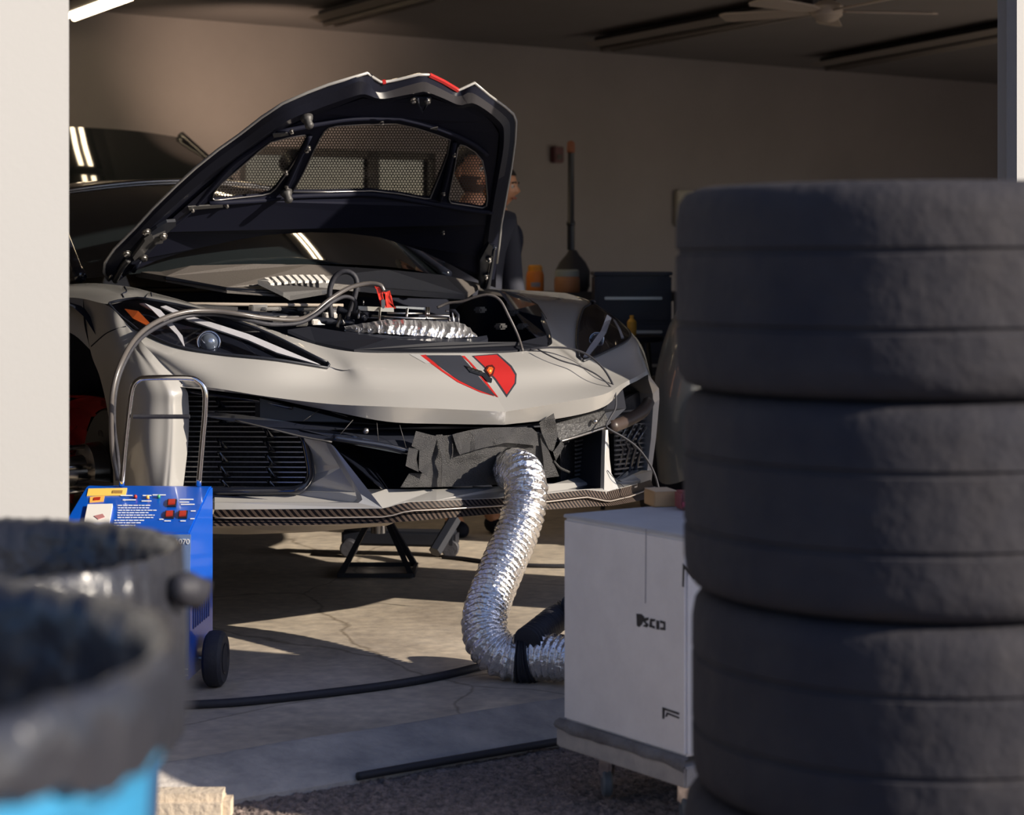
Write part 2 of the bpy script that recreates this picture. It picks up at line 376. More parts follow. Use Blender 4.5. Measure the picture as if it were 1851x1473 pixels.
for side, (cols, bl) in enumerate(((Lc, LBL), (Rc, RBL))):
    ctrl = [[c_[r] for c_ in cols] for r in range(5)]
    G = catgrid(ctrl, NR, NC); hi = len(cols)-1
    lampj0 = 3*NC+1; lampj1 = 7*NC
    inl = lambda i, j: (NR <= i < 2*NR and lampj0 <= j < lampj1)
    v, f = gridmesh(G, skip=inl); cover.add(toW(v), f)
    if side == 0: GL = G
    else: GR = G
    # lip below the crease, turned under
    top = [G[-1, j] for j in range(G.shape[1])]
    low = cr(bl, NC); inn = [np.array(p)+np.array((0, .05, .002)) for p in low]
    v, f = loft([top, low, inn]); cover.add(toW(v), f)
    # return flange down into the boot opening
    e = [G[0, j] for j in range(G.shape[1])]; e1 = [np.array(p)+np.array((0, .02, -.008)) for p in e]; e2 = [np.array(p)+np.array((0, .035, -.06)) for p in e]
    v, f = loft([e, e1, e2]); cover.add(toW(v), f)
# left flank between the lamp, the vane edge and the wheel arch
SD = [N_([(248, 598, .62), (262, 625, .53), (330, 695, .415), (341, 728, .41), (340, 800, .41), (330, 890, .42)]),
      N_([(245, 597, .625), (256, 628, .535), (314, 697, .407), (318, 731, .392), (316, 803, .393), (309, 890, .40)]),
      N_([(244, 596, .63), (252, 630, .54), (304, 697, .405), (309, 735, .392), (307, 805, .395), (300, 890, .405)]),
      N_([(240, 594, .64), (248, 630, .55), (292, 696, .417), (298, 736, .402), (296, 805, .405), (290, 892, .415)]),
      N_([(224, 580, .69), (238, 630, .57), (258, 690, .47), (262, 738, .45), (260, 805, .45), (262, 900, .47)]),
      N_([(196, 553, .80), (200, 605, .70), (214, 670, .60), (222, 735, .57), (226, 805, .57), (230, 900, .58)]),
      [CU(150, 540, -.93), CU(163, 632, -.97), CU(180, 680, -.975), CU(193, 735, -.98), CU(202, 800, -.98), CU(206, 900, -.98)]]
G = catgrid([[c_[r] for c_ in SD] for r in range(6)], 6, 6)
v, f = gridmesh(G); cover.add(toW(v), f)
ed = [G[i, -1] for i in range(G.shape[0])]
v, f = loft([ed, [p+np.array((.05, .01, 0)) for p in ed]]); cover.add(toW(v), f)
ed = [G[i, 0] for i in range(6, G.shape[0])]
v, f = loft([ed, [p+np.array((-.002, .015, 0)) for p in ed], [p+np.array((.0, .10, 0)) for p in ed]]); cover.add(toW(v), f)
# fender top behind the lamp, round to the arch
FTt = [Lc[7][0], CV(248, 521, 1.05), CV(225, 517, 1.12), CV(175, 512, 1.28), CV(128, 513, 1.40), CV(80, 513, 1.58)]
FTb = [Lc[7][1], CV(230, 543, .79), CV(197, 550, .81), CU(150, 540, -.93), CU(112, 537, -.935), CU(80, 537, -.94)]
FTm = [(Vector(a)+Vector(b))/2+Vector((-.012, -.01, .010)) for a, b in zip(FTt, FTb)]; FTm[0] = (Vector(FTt[0])+Vector(FTb[0]))/2
Gf = catgrid([FTt, FTm, FTb], 6, 5)
v, f = gridmesh(Gf); cover.add(toW(v), f)
AL0 = [CU(150, 540, -.93), CU(112, 537, -.935), CU(80, 537, -.94)]; AL2 = [CU(163, 632, -.97), CU(135, 606, -.975), CU(100, 590, -.98)]
AL1 = [(a+b)/2+Vector((-.008, 0, 0)) for a, b in zip(AL0, AL2)]
v, f = gridmesh(catgrid([AL0, AL1, AL2], 4, 4)); cover.add(toW(v), f)
obj('bumper_cover', cover.v, cover.f, paint, car, smooth=True, auto=28)
# outer side blade of the right corner and its sill
RV = [pp([(1172, 676, .36), (1191, 702, .42), (1192, 722, .43), (1186, 790, .43), (1178, 850, .44)]),
      pp([(1172, 686, .37), (1180, 712, .42), (1181, 730, .43), (1177, 790, .43), (1170, 850, .44)])]
mb = MB(); v, f = panel(RV[0]+RV[1][::-1], .12, back=Nv); mb.add(v, f)
mb.out('corner_blade', paint, car)
v, f = panel(pp([(1120, 868, .20), (1160, 850, .35), (1180, 850, .47), (1176, 884, .46), (1150, 884, .34)]), .05, back=Nv)
obj('corner_sill', v, f, paint, car)
# flank, doors, roof and tail behind the front wheels (mostly hidden, real size)
def side_sec(sg):
    secs = []
    for (v_, wl_, wh, zb, zm, zt) in ((1.52, .97, .93, .40, .75, 1.09), (2.2, .93, .92, .38, .75, 1.10), (3.2, .99, .95, .38, .78, 1.13), (4.0, 1.01, .96, .48, .85, 1.18), (4.55, .93, .86, .55, .85, 1.15)):
        secs.append([(sg*wl_*.98, v_, zb), (sg*wl_, v_, (zb+zm)/2), (sg*wl_*.995, v_, zm), (sg*wh, v_, zt-.05), (sg*(wh-.12), v_, zt)])
    return catgrid(secs, 4, 3)
body = MB()
for sg in (-1, 1):
    v, f = gridmesh(side_sec(sg)); body.add(toW(v), f)
v, f = gridmesh(catgrid([[(-.78, 3.1, 1.12), (-.4, 3.1, 1.30), (0, 3.1, 1.36), (.4, 3.1, 1.30), (.78, 3.1, 1.12)], [(-.85, 3.9, 1.17), (-.4, 3.9, 1.24), (0, 3.9, 1.26), (.4, 3.9, 1.24), (.85, 3.9, 1.17)], [(-.78, 4.6, 1.13), (-.4, 4.62, 1.16), (0, 4.62, 1.17), (.4, 4.62, 1.16), (.78, 4.6, 1.13)], [(-.75, 4.6, .6), (-.4, 4.66, .6), (0, 4.67, .6), (.4, 4.66, .6), (.75, 4.6, .6)]], 4, 4)); body.add(toW(v), f)
obj('rear_body', body.v, body.f, paint, car, smooth=True, auto=35)
# windscreen and cabin
def ws(a, b):   # a -1..1 across, b 0..1 up
    u0 = .74*a; u1 = .58*a
    return np.array((u0*(1-b)+u1*b, (1.12+.34*a*a)*(1-b)+(2.02+.16*a*a)*b, (1.155-.05*a*a)*(1-b)+(1.475-.06*a*a)*b+.05*math.sin(PI*b)))
Gw = np.array([[ws(a, b) for a in np.linspace(-1, 1, 25)] for b in np.linspace(0, 1, 11)])
v, f = gridmesh(Gw); obj('windscreen', toW(v), f, glass, car, smooth=True)
roof = catgrid([[(-.58, 2.18, 1.415), (-.3, 2.06, 1.462), (0, 2.02, 1.478), (.3, 2.06, 1.462), (.58, 2.18, 1.415)], [(-.6, 2.6, 1.43), (-.3, 2.6, 1.48), (0, 2.6, 1.495), (.3, 2.6, 1.48), (.6, 2.6, 1.43)], [(-.6, 3.12, 1.36), (-.3, 3.12, 1.40), (0, 3.12, 1.41), (.3, 3.12, 1.40), (.6, 3.12, 1.36)]], 5, 5)
v, f = gridmesh(roof); obj('roof_panel', toW(v), f, glossblack, car, smooth=True)
for sg in (-1, 1):
    v, f = loft([[(sg*.74, 1.46, 1.105), (sg*.60, 2.18, 1.42), (sg*.61, 2.6, 1.435), (sg*.62, 3.12, 1.365)], [(sg*.80, 1.5, 1.09), (sg*.83, 2.2, 1.11), (sg*.85, 2.7, 1.12), (sg*.80, 3.3, 1.14)]]); obj('side_window', toW(v), f, glass, car)
    v, f = tube(toW([(sg*.76, 1.44, 1.11), (sg*.68, 1.8, 1.29), (sg*.60, 2.17, 1.425), (sg*.61, 2.6, 1.44), (sg*.63, 3.1, 1.375)]), .022, 8); obj('roof_pillar', v, f, glossblack, car, smooth=True)
    mpos = Wc(sg*.98, 1.95, 1.17); v, f = box(mpos, (.20, .09, .12), rz=TH, bev=.03); obj('door_mirror', v, f, glossblack, car, smooth=True)
v, f = tube(toW([ws(a, 1.0)+np.array((0, .0, .004)) for a in np.linspace(-1, 1, 9)]), .010, 6, sub=3); obj('roof_seal', v, f, steel, car, smooth=True)
# under tray and floor pan
v, f = panel(toW([(-.93, .48, .45), (-.42, .05, .40), (.42, .05, .40), (.93, .48, .43), (.93, 4.5, .36), (-.93, 4.5, .36)]), .03, back=(0, 0, 1)); obj('under_tray', v, f, glossblack, car)
v, f = box(Wc(0, 2.6, .72), (1.75, 2.0, .66), rz=TH); obj('cabin_tub', v, f, deep, car)
v, f = box(Wc(0, .95, .60), (1.05, 1.3, .34), rz=TH); obj('front_subframe', v, f, deep, car)
# wheel wells lined in black
for sg in (-1, 1):
    prof = [(.43, 0), (.44, .25), (.01, .26)]
    c_ = Wc(sg*.97, 1.12, .60); v, f = lathe(prof, 28, c_, axis=tuple(-sg*Dv), cap=False); f = [q for q in f if min(v[i][2] for i in q) > .50]; obj('wheel_liner', v, f, deep, car, smooth=True)
# rear wheels
for sg in (-1, 1):
    wp = Wc(sg*.98, 3.84, .36); prof = [(.20, .0), (.30, -.005), (.345, .03), (.352, .1), (.352, .24), (.345, .30), (.30, .33), (.2, .33)]
    v, f = lathe(prof, 36, wp, axis=tuple(-sg*Dv)); wo_ = obj('rear_wheel', v, f, rubber, car, smooth=True, auto=40)
    v, f = lathe([(.02, -.02), (.05, -.015), (.19, -.002), (.235, .01), (.24, .05)], 10, wp+Dv*sg*.005, axis=tuple(-sg*Dv)); obj('wheel_rim', v, f, greyp, wo_)
# bare hub with studs and the red caliper in the left arch
hub = CU(168, 848, -.86)
def hubpt(du, dv, dz): return Wc(hub[0]+du, hub[1]+dv, hub[2]+dz)
v, f = lathe([(.03, -.16), (.045, -.10), (.05, -.06), (.085, -.05), (.09, -.0), (.07, .02), (.07, .12)], 24, hubpt(.02, 0, 0), axis=tuple(Dv)); hb = obj('wheel_hub', v, f, steel, car, smooth=True, auto=30, label='bare steel wheel hub')
for k in range(5):
    a = k*2*PI/5+.4; p0 = hubpt(-.03, .06*math.cos(a), .06*math.sin(a)*1.25); v, f = tube([p0, p0-Dv*.11], .0085, 8, smoothpath=False); obj('wheel_stud', v, f, steel, hb, smooth=True)
v, f = lathe([(.08, 0), (.19, .0), (.195, .004), (.195, .03), (.19, .034), (.08, .034)], 40, hubpt(.05, 0, 0), axis=tuple(Dv)); obj('brake_disc', v, f, greyp, hb, smooth=True, auto=30)
v, f = panel([Wc(*CU(x, y, -.80)) for x, y in ((96, 770), (108, 750), (126, 740), (150, 728), (176, 720), (181, 726), (179, 738), (164, 750), (156, 775), (151, 800), (150, 830), (146, 850), (138, 882), (128, 905), (100, 900), (92, 840))], .07, back=Nv); bm = bmesh.new(); q = [bm.verts.new(x) for x in v]; [bm.faces.new([q[i] for i in k_]) for k_ in f]; bmesh.ops.dissolve_limit(bm, angle_limit=.05, verts=bm.verts, edges=bm.edges); bmesh.ops.bevel(bm, geom=bm.edges[:], offset=.006, segments=2, affect='EDGES'); bm.verts.ensure_lookup_table(); bm.verts.index_update()
v = [tuple(x.co) for x in bm.verts]; f = [[x.index for x in y.verts] for y in bm.faces]; bm.free()
obj('brake_caliper', v, f, redp, hb, smooth=True, auto=35, label='red brake caliper')
for (du, dv, dz, du2, dv2, dz2, r) in ((.05, .05, .10, .35, .05, .16, .022), (.05, 0, -.10, .45, .12, -.10, .022), (.06, -.07, -.02, .5, -.06, .0, .016), (.16, .12, .35, .06, .05, .02, .028)):
    v, f = tube([hubpt(du, dv, dz), hubpt((du+du2)/2, (dv+dv2)/2, (dz+dz2)/2), hubpt(du2, dv2, dz2)], r, 10); obj('suspension_arm', v, f, greyp, car, smooth=True)
# ---------------------------------------------------------------- headlights
from mathutils.bvhtree import BVHTree
def lamp(G, side):
    sub = G[NR:2*NR+1, 3*NC+1:7*NC+1]
    if side == 0:
        tp_ = [CV(262, 542, .73), CV(248, 541, .76), CV(230, 543, .79), CV(212, 546, .80), CV(197, 550, .81)]; bt_ = [CV(248, 598, .62), CV(236, 588, .66), CV(222, 578, .71), CV(209, 566, .76), CV(197, 553, .805)]
        ext = np.array([[np.array(a)*(1-i/NR)+np.array(b)*(i/NR) for a, b in zip(tp_[1:], bt_[1:])] for i in range(NR+1)]); sub = np.concatenate([sub, ext], axis=1)
    R_, Cn = sub.shape[:2]
    off = np.array((0, .05, -.035))
    v, f = gridmesh(sub+np.array((0, -.002, .003))); LB[side] = BVHTree.FromPolygons([tuple(p) for p in toW(v)], f); lens = obj('headlight_lens', toW(v), f, headglass, car, smooth=True, tocam=True)
    v2 = sub+off; v, f = gridmesh(v2); mb = MB(); mb.add(toW(v), f)
    rim = [sub[0, j] for j in range(Cn)]+[sub[i, -1] for i in range(1, R_)]+[sub[-1, j] for j in range(Cn-2, -1, -1)]+[sub[i, 0] for i in range(R_-2, 0, -1)]
    v, f = loft([rim, [p+off for p in rim]], closed=True); mb.add(toW(v), f)
    h_ = mb.out('headlight_housing', glossblack, car, smooth=True, auto=25)
    v, f = tube(toW([p+np.array((0, -.003, .004)) for p in rim]+[rim[0]+np.array((0, -.003, .004))]), .0045, 6, smoothpath=False); obj('headlight_seal', v, f, blackp, lens, smooth=True)
    return h_, lens, sub
LB = {}
def onlamp(pl, depth=.012):
    out = []
    for p in pl:
        o = Vector((0, 0, H)); d = Vector(((p[0]-CX)/F, 1, -(p[1]-HY)/F)).normalized(); h = None
        for b in LB.values(): h = h or b.ray_cast(o, d)[0]
        out.append(h+d*depth if h else Wc(*(CV(*p)+Vector((0, .008, -.005)))))
    return out
def strip(pa, pb, name, m, par, th=.008, label=None):
    v, f = panel(pa+pb[::-1], th, back=(0, .8, -.6)); o = obj(name, v, f, m, par)
    if label: o['label'] = label
    return o
hL, lensL, _ = lamp(GL, 0); hR, lensR, _ = lamp(GR, 1)
lightbar = mat('clear_light_bar', (.62, .62, .64), .25, coat=.5)
# long upper light blade, left lamp
a = onlamp([(300, 552, .70), (345, 571, .60), (400, 588, .52), (450, 604, .46), (500, 625, .39), (575, 657, .29)])
b = onlamp([(290, 554, .70), (340, 578, .60), (400, 598, .51), (450, 615, .45), (500, 637, .38), (580, 660, .28)])
strip(a, b, 'light_blade', lightbar, hL)
a = onlamp([(252, 548, .72), (275, 560, .66), (300, 585, .58), (320, 605, .52), (332, 625, .48)])
b = onlamp([(262, 548, .71), (290, 560, .65), (310, 582, .57), (330, 607, .51), (334, 626, .47)])
strip(a, b, 'light_blade', lightbar, hL)
a = onlamp([(225, 558, .78), (250, 562, .70), (272, 585, .62), (265, 588, .64), (240, 575, .72)]); strip(a[:3], [a[4], a[3], a[2]], 'side_marker', mat('amber_reflector', (.50, .10, .02), .3), hL, label='amber side marker')
a = onlamp([(1108, 572, .60), (1096, 600, .52), (1078, 625, .42), (1062, 645, .32)]); b = onlamp([(1100, 566, .60), (1086, 598, .52), (1066, 625, .42), (1054, 645, .32)])
strip(a, b, 'light_blade', lightbar, hR)
a = onlamp([(1112, 578, .6), (1122, 595, .54), (1128, 610, .48)]); b = onlamp([(1108, 577, .6), (1118, 595, .54), (1123, 610, .48)]); strip(a, b, 'light_blade', lightbar, hR)
for (px, py, v_, h_, r) in ((383, 612, .50, hL, .030), (1085, 608, .50, hR, .022)):
    p = Wc(*(CV(px, py, v_)+Vector((0, .02, -.012)))); ax = (Vector((0, 0, H))-p).normalized()
    ax = (ax+Vector((0, -.3, .12))).normalized()
    v, f = lathe([(r*1.25, -.02), (r*1.3, 0), (r*1.1, .008), (r*1.02, .002)], 24, p, axis=tuple(ax), cap=False); ring = obj('projector_ring', v, f, chrome, h_, smooth=True)
    v, f = lathe([(r, 0), (r*.93, .010), (r*.7, .019), (r*.4, .025), (.0001, .027)], 24, p, axis=tuple(ax), cap=False); obj('projector_lens', v, f, mat('lens_glass', (.25, .3, .38), .04, .6, coat=1), h_, smooth=True)
# ---------------------------------------------------------------- nose decal and badge
def onnose(px, py, off=.003):
    """point of the left/right nose surface seen at a pixel"""
    best = None
    o = Vector((0, 0, H)); d = Vector(((px-CX)/F, 1, -(py-HY)/F)).normalized()
    hit = BV.ray_cast(o, d)
    return hit[0]-d*off
from mathutils.bvhtree import BVHTree
BV = BVHTree.FromPolygons([tuple(p) for p in cover.v], cover.f)
def decal(px_poly, name, m, off=.0025, par=car, label=None, step=7):
    """thin vinyl following the bodywork"""
    P = px_poly; pts = []
    for (a, b) in zip(P, P[1:]+P[:1]):
        n = max(1, int(math.hypot(b[0]-a[0], b[1]-a[1])/step))
        for i in range(n): pts.append((a[0]+(b[0]-a[0])*i/n, a[1]+(b[1]-a[1])*i/n))
    x0 = min(p[0] for p in P); x1 = max(p[0] for p in P); y0 = min(p[1] for p in P); y1 = max(p[1] for p in P)
    inner = []
    y = y0+step
    while y < y1:
        x = x0+step
        while x < x1:
            if inpoly(x, y, P) and min(math.hypot(x-a, y-b) for a, b in pts) > step*.55: inner.append((x, y))
            x += step
        y += step
    from mathutils.geometry import delaunay_2d_cdt
    al = [Vector(p) for p in pts+inner]; n = len(pts)
    r = delaunay_2d_cdt(al, [(i, (i+1) % n) for i in range(n)], [list(range(n))], 1, .01)
    vs_ = [onnose(p.x, p.y, off) for p in r[0]]
    o = obj(name, vs_, r[2], m, par, smooth=True)
    if label: o['label'] = label
    return o
decal([(759, 642), (770, 641), (800, 668), (830, 688), (862, 704), (897, 717), (875, 690), (848, 655), (834, 643), (840, 643), (858, 662), (880, 690), (901, 718), (868, 709), (827, 690.5), (797, 670)], 'stripe_edge', redp, .0022, step=8, label='red stripe outline')
decal([(769, 642), (833, 642), (852, 664), (872, 688), (895, 715.5), (865, 705), (830, 687.5), (800, 666)], 'stripe', darkdecal, .003, label='charcoal nose stripe')
decal([(853, 643), (900, 639), (925, 661), (934, 676), (933, 693), (916, 718), (895, 687), (872, 661)], 'stripe_edge', darkdecal, .0022, label='black stripe outline')
decal([(857, 644), (898, 641), (922, 663), (931, 678), (930, 692), (916, 713), (897, 685), (875, 661)], 'stripe', redp, .003, label='red nose stripe')
decal([(740, 640), (757, 640), (778, 656), (770, 657)], 'stripe_edge', mat('foil_tape', (.8, .8, .8), .3, .6), .003, label='bright tape end')
def badge():
    def slab(P, m, off, name='badge_plate', par=car, th=.006):
        pts = [onnose(x, y, off) for x, y in P]; v, f = panel(pts, th); return obj(name, v, f, m, par)
    b = slab([(839, 660), (848, 664), (858, 668), (868, 671), (877, 674), (884, 681), (890, 684), (889, 690), (880, 688), (872, 679), (862, 676), (850, 672)], mat('badge_black', (.03, .035, .045), .25, .5), .010, 'badge_wing')
    slab([(877, 668), (882, 660), (890, 659), (895, 665), (892, 676), (886, 680)], mat('badge_dark_red', (.12, .02, .02), .3, .4), .012, 'badge_flag')
    slab([(880, 669), (884, 663), (889, 663), (892, 666), (889, 674), (885, 676)], mat('badge_orange', (.75, .14, .03), .3, .3), .015, 'badge_flag')
    slab([(884, 671), (886, 668), (889, 669), (887, 673)], mat('badge_yellow', (.9, .5, .1), .3), .018, 'badge_flag')
    for k in range(4):
        slab([(842+k*7, 661+k*2.4), (850+k*7, 663+k*2.4), (852+k*7, 666+k*2.4), (846+k*7, 665+k*2.4)], steel, .014, 'badge_wing')
badge()

for pl in ([(156, 639), (165, 626), (176, 616), (190, 604), (206, 596), (228, 590)], [(225, 518), (229, 527), (221, 531), (224, 538)], [(273, 529), (274, 536)], [(738, 665), (745, 685), (742, 700)][:0]):
    if len(pl) > 1:
        q = [onnose(x, y, .0005) if BV.ray_cast(Vector((0, 0, H)), Vector(((x-CX)/F, 1, -(y-HY)/F)).normalized())[0] else None for x, y in pl]; q = [a for a in q if a]
        if len(q) > 1: v, f = tube(q, .0022, 5, sub=3); obj('panel_gap', v, f, deep, car)
# ---------------------------------------------------------------- lower front
def sheet(name, pl, m, par=car, th=.012, back=None, label=None, smooth=False):
    v, f = panel(pp(pl), th, back=back if back is not None else Nv); o = obj(name, v, f, m, par)
    if label: o['label'] = label
    return o
def bead(name, pl, r, m, par=car, sub=5, sm=True, n=6):
    v, f = tube(pp(pl), r, n, sub=sub, smoothpath=sm); return obj(name, v, f, m, par, smooth=True)
sheet('intake_back', [(470, 745, .42), (700, 770, .30), (916, 775, .26), (1090, 745, .34), (1165, 700, .55), (1172, 870, .52), (1090, 880, .34), (916, 885, .26), (560, 900, .34)], deep, th=.02)
# left radiator with its slats
def gv(px): return .47-(px-335)*.00118
rad = sheet('radiator', [(318, 700, gv(318)+.13), (480, 722, gv(480)+.13), (565, 745, gv(565)+.10), (575, 900, gv(575)+.10), (312, 905, gv(318)+.13)], mat('radiator_core', (.05, .05, .055), .6, .2, bump=1., bscale=260, col2=(.008, .009, .015), vscale=90), th=.03)
gtop = [(330, 704), (373, 710), (462, 722), (525, 736), (560, 748)]
def topy(x):
    for (a, b), (c_, d) in zip(gtop, gtop[1:]):
        if a <= x <= c_: return b+(d-b)*(x-a)/(c_-a)
    return 748
slatm = mat('gunmetal_slat', (.30, .30, .31), .3, .7)
y = 716.0; k = 0
while y < 884:
    xs = [x for x in range(334, 562, 4) if topy(x) < y-2]
    xr = 556+min(6, (y-790)*.1) if y > 790 else 548
    if y > 868: xr = 560-(y-868)*.9
    xs = [x for x in xs if x < xr]
    if len(xs) > 2:
        a = pp([(xs[0], y, gv(xs[0])+.02), (xs[-1], y+1.0, gv(xs[-1])+.02)]); v, f = tube(a, .0024, 4, smoothpath=False); s_ = obj('grille_slat', v, f, slatm, rad)
    y += 9.1; k += 1
for (x0, ys) in ((392, (720, 747, 795, 820, 845, 870)), (478, (728, 775, 800, 825, 848, 872))):
    for i, yy in enumerate(ys):
        dx = 0 if x0 < 400 else 4; x = x0+i*2.2; h2 = 17 if yy < 860 else 13
        v, f = panel(pp([(x, yy-3, gv(x)+.0), (x+15, yy+h2-2, gv(x+15)-.004), (x+17, yy+h2, gv(x+17)), (x+5, yy+h2+1, gv(x+5)+.01), (x+3, yy+h2-1, gv(x)+.01), (x+10, yy+h2-3, gv(x+10)), (x-2, yy-1, gv(x))]), .02, back=Nv); obj('grille_fin', v, f, glossblack, rad)
v, f = tube(pp([(330, 706, .43), (373, 712, .37), (462, 724, .27), (530, 738, .20)]), .006, 6); obj('grille_surround', v, f, glossblack, car, smooth=True)
v, f = tube(pp([(546, 786, .215), (552, 800, .215), (560, 840, .21), (561, 860, .21), (553, 876, .215), (538, 885, .225), (500, 887, .27), (400, 888, .37), (332, 888, .46)]), .013, 8, sub=6); obj('grille_surround', v, f, glossblack, car, smooth=True)
# painted corner blade beside the radiator
sheet('side_blade', [(549, 789, .20), (575, 793, .165), (597, 802, .13), (622, 842, .115), (650, 890, .10), (653, 909, .09), (388, 909, .345), (388, 889, .40), (500, 889, .285), (538, 888, .25), (556, 878, .235), (564, 858, .23), (562, 840, .23)], paint, th=.02)
sheet('side_blade', [(596, 801, .12), (603, 806, .11), (692, 919, .03), (388, 921, .335), (388, 908, .34), (648, 909, .075), (655, 903, .07), (652, 893, .075)], paint, th=.03)
sheet('intake_wall', [(604, 808, .12), (692, 884, .06), (720, 884, .30), (650, 800, .34)], glossblack, th=.01)
# black bumper beam and its wing
beam = sheet('bumper_beam', [(470, 720, .255), (560, 742, .175), (640, 763, .10), (700, 768, .065), (800, 771, .035), (916, 774, .022), (1000, 762, .035), (1090, 740, .075), (1126, 704, .13), (1132, 738, .16), (1100, 768, .11), (1010, 798, .06), (916, 812, .04), (745, 816, .045), (640, 800, .08), (550, 778, .15), (470, 760, .25)], blackp, th=.03)
sheet('beam_wing', [(373, 744, .34), (440, 750, .27), (520, 762, .19), (600, 778, .11), (640, 788, .085), (738, 811, .03), (739, 823, .028), (640, 804, .075), (600, 798, .10), (545, 790, .15), (470, 771, .22), (373, 753, .335)], glossblack, th=.02)
bead('beam_wing', [(425, 760, .27), (480, 773, .20), (545, 789, .14), (600, 799, .09)], .003, greyp)
bead('beam_wing', [(603, 791, .09), (640, 797, .07), (700, 807, .045), (737, 817, .025)], .010, glossblack)
for (a, b) in (((577, 741, .15), (548, 761, .15)), ((638, 759, .085), (615, 785, .085)), ((599, 744, .13), (628, 753, .10)), ((681, 763, .06), (684, 797, .05)), ((722, 767, .045), (734, 809, .035))):
    bead('beam_seam', [a, b], .0012, greyp, par=beam, sm=False)
for (x, y, v_) in ((661, 779, .065), (1075, 762, .075)):
    p = CVw(x, y, v_-.008); v, f = lathe([(.009, 0), (.009, .006), (.006, .010), (.0001, .011)], 8, p, axis=tuple(-Nv+Vector((-.3, 0, .2)))); obj('beam_bolt', v, f, steel, beam, smooth=True)
sheet('beam_pad', [(1004, 766, .045), (1092, 742, .078), (1102, 766, .10), (1012, 796, .055), (1006, 785, .05)], mat('speckled_black', (.03, .03, .034), .35, bump=.6, bscale=90, col2=(.10, .10, .10), vscale=160), par=beam, th=.012)
bead('intake_trim', [(1012, 798, .05), (1030, 793, .055), (1060, 784, .075), (1096, 772, .105)], .0045, steel)
# right intake: core, fins and arms
rr = sheet('radiator', [(1012, 800, .20), (1064, 785, .26), (1066, 866, .26), (1014, 872, .20)], mat('radiator_core', (.05, .05, .05)), th=.02)
for i in range(9):
    yy = 800+i*7.6; v, f = tube(pp([(1040, yy-2, .19), (1064, yy-8, .22)]), .0038, 4, smoothpath=False); obj('grille_slat', v, f, slatm, rr)
r2 = sheet('radiator', [(1108, 735, .30), (1176, 695, .58), (1176, 860, .56), (1112, 872, .30)], mat('radiator_core', (.05, .05, .05)), th=.02)
for i in range(14):
    yy = 745+i*8.6; v, f = tube(pp([(1112, yy, .24), (1172, yy-6, .50)]), .004, 4, smoothpath=False); obj('grille_slat', v, f, slatm, r2)
for i in range(4):
    x = 1112+i*11; bead('grille_fin', [(x+22, 762+i*3, .30+i*.03), (x+6, 800, .28+i*.03), (x+14, 812, .29+i*.03), (x, 858, .28+i*.03)], .007, glossblack, par=r2, sm=False)
bead('wing_arm', [(1104, 772, .12), (1130, 762, .18), (1160, 745, .27), (1172, 728, .36)], .022, mat('brown_black_plastic', (.05, .035, .03), .4), n=8)
fin = sheet('splitter_fin', [(1095, 777, .075), (1099, 777, .075), (1102, 830, .065), (1106, 862, .06), (1118, 882, .05), (1096, 889, .035), (1092, 887, .035), (1093, 830, .06)], paint, th=.02, back=Nv+Dv*.05)
sheet('fin_shade_wall', [(1093, 779, .095), (1097, 779, .095), (1099, 830, .085), (1099, 880, .075), (1092, 884, .06), (1091, 830, .08)], blackp, th=.20, back=Nv+Dv*.03)  # black sheet stands in for shade on the fin's inner side
# splitter
top = [(388, 921, .33), (560, 921, .165), (692, 920, .03), (731, 908, -.005), (789, 905, -.03), (899, 901, -.04), (984, 893, -.03), (1058, 885, .0), (1096, 889, .03), (1125, 882, .09), (1152, 875, .17), (1176, 867, .33)]
mid = [(388, 936, .325), (560, 936, .16), (700, 934, .015), (737, 923, -.025), (802, 920, -.05), (915, 913, -.06), (984, 907, -.05), (1061, 898, -.02), (1100, 906, .01), (1139, 897, .10), (1160, 889, .18), (1184, 880, .34)]
bot = [(388, 951, .33), (560, 949, .165), (712, 944, .01), (745, 942, -.02), (834, 934, -.045), (915, 927, -.055), (977, 922, -.045), (1061, 916, -.015), (1107, 914, .02), (1145, 907, .11), (1173, 901, .21), (1192, 891, .36)]
def offp(L, dv, dz): return [Wc(*(CV(*p)+Vector((0, dv, dz)))) for p in L]
sp = MB()
c1 = resample(pp(top), 60); c2 = resample(pp(mid), 60); c3 = resample(pp(bot), 60)
c2u = resample(offp(mid, .012, .004), 60); c2d = resample(offp(mid, .012, -.006), 60); back = resample(offp(bot, .14, .02), 60)
v, f = loft([c1, c2u, c2, c2d, c3, back]); sp.add(v, f)
spl = sp.out('splitter_edge', carbon, car, smooth=True, auto=20)
v, f = tube([Vector(p) for p in resample(pp([(x, y+.5, w-.004) for x, y, w in mid]), 60)], .0022, 6, smoothpath=False); obj('splitter_bead', v, f, mat('satin_edge', (.45, .40, .36), .35, .4), spl, smooth=True)
sheet('splitter_deck', [(692, 919, .032), (731, 907, -.003), (789, 904, -.028), (899, 900, -.038), (984, 892, -.028), (1058, 884, .002), (1096, 888, .032), (1125, 881, .092), (1152, 874, .172), (1158, 868, .26), (1140, 853, .36), (1106, 850, .34), (1058, 859, .24), (1000, 874, .10), (916, 878, .06), (789, 884, .06), (655, 884, .12)], paint, th=.012, back=(0, 0, -1))
for (a, b, c_) in (((1098, 850, .05), (1112, 866, .04), (1128, 880, .05)),):
    bead('splitter_scratch', [a, b, c_], .0015, blackp)
# side skirt of the under tray left of the nose, coloured tan as the sunlit floor's reflection
sheet('skirt', [(300, 948, .42), (388, 951, .335), (560, 949, .17), (712, 945, .02), (700, 950, .05), (560, 962, .22), (440, 966, .36), (330, 964, .46)], mat('undertray_floor_reflection', (.45, .38, .28), .35, .3), th=.01, back=(0, 0, 1))
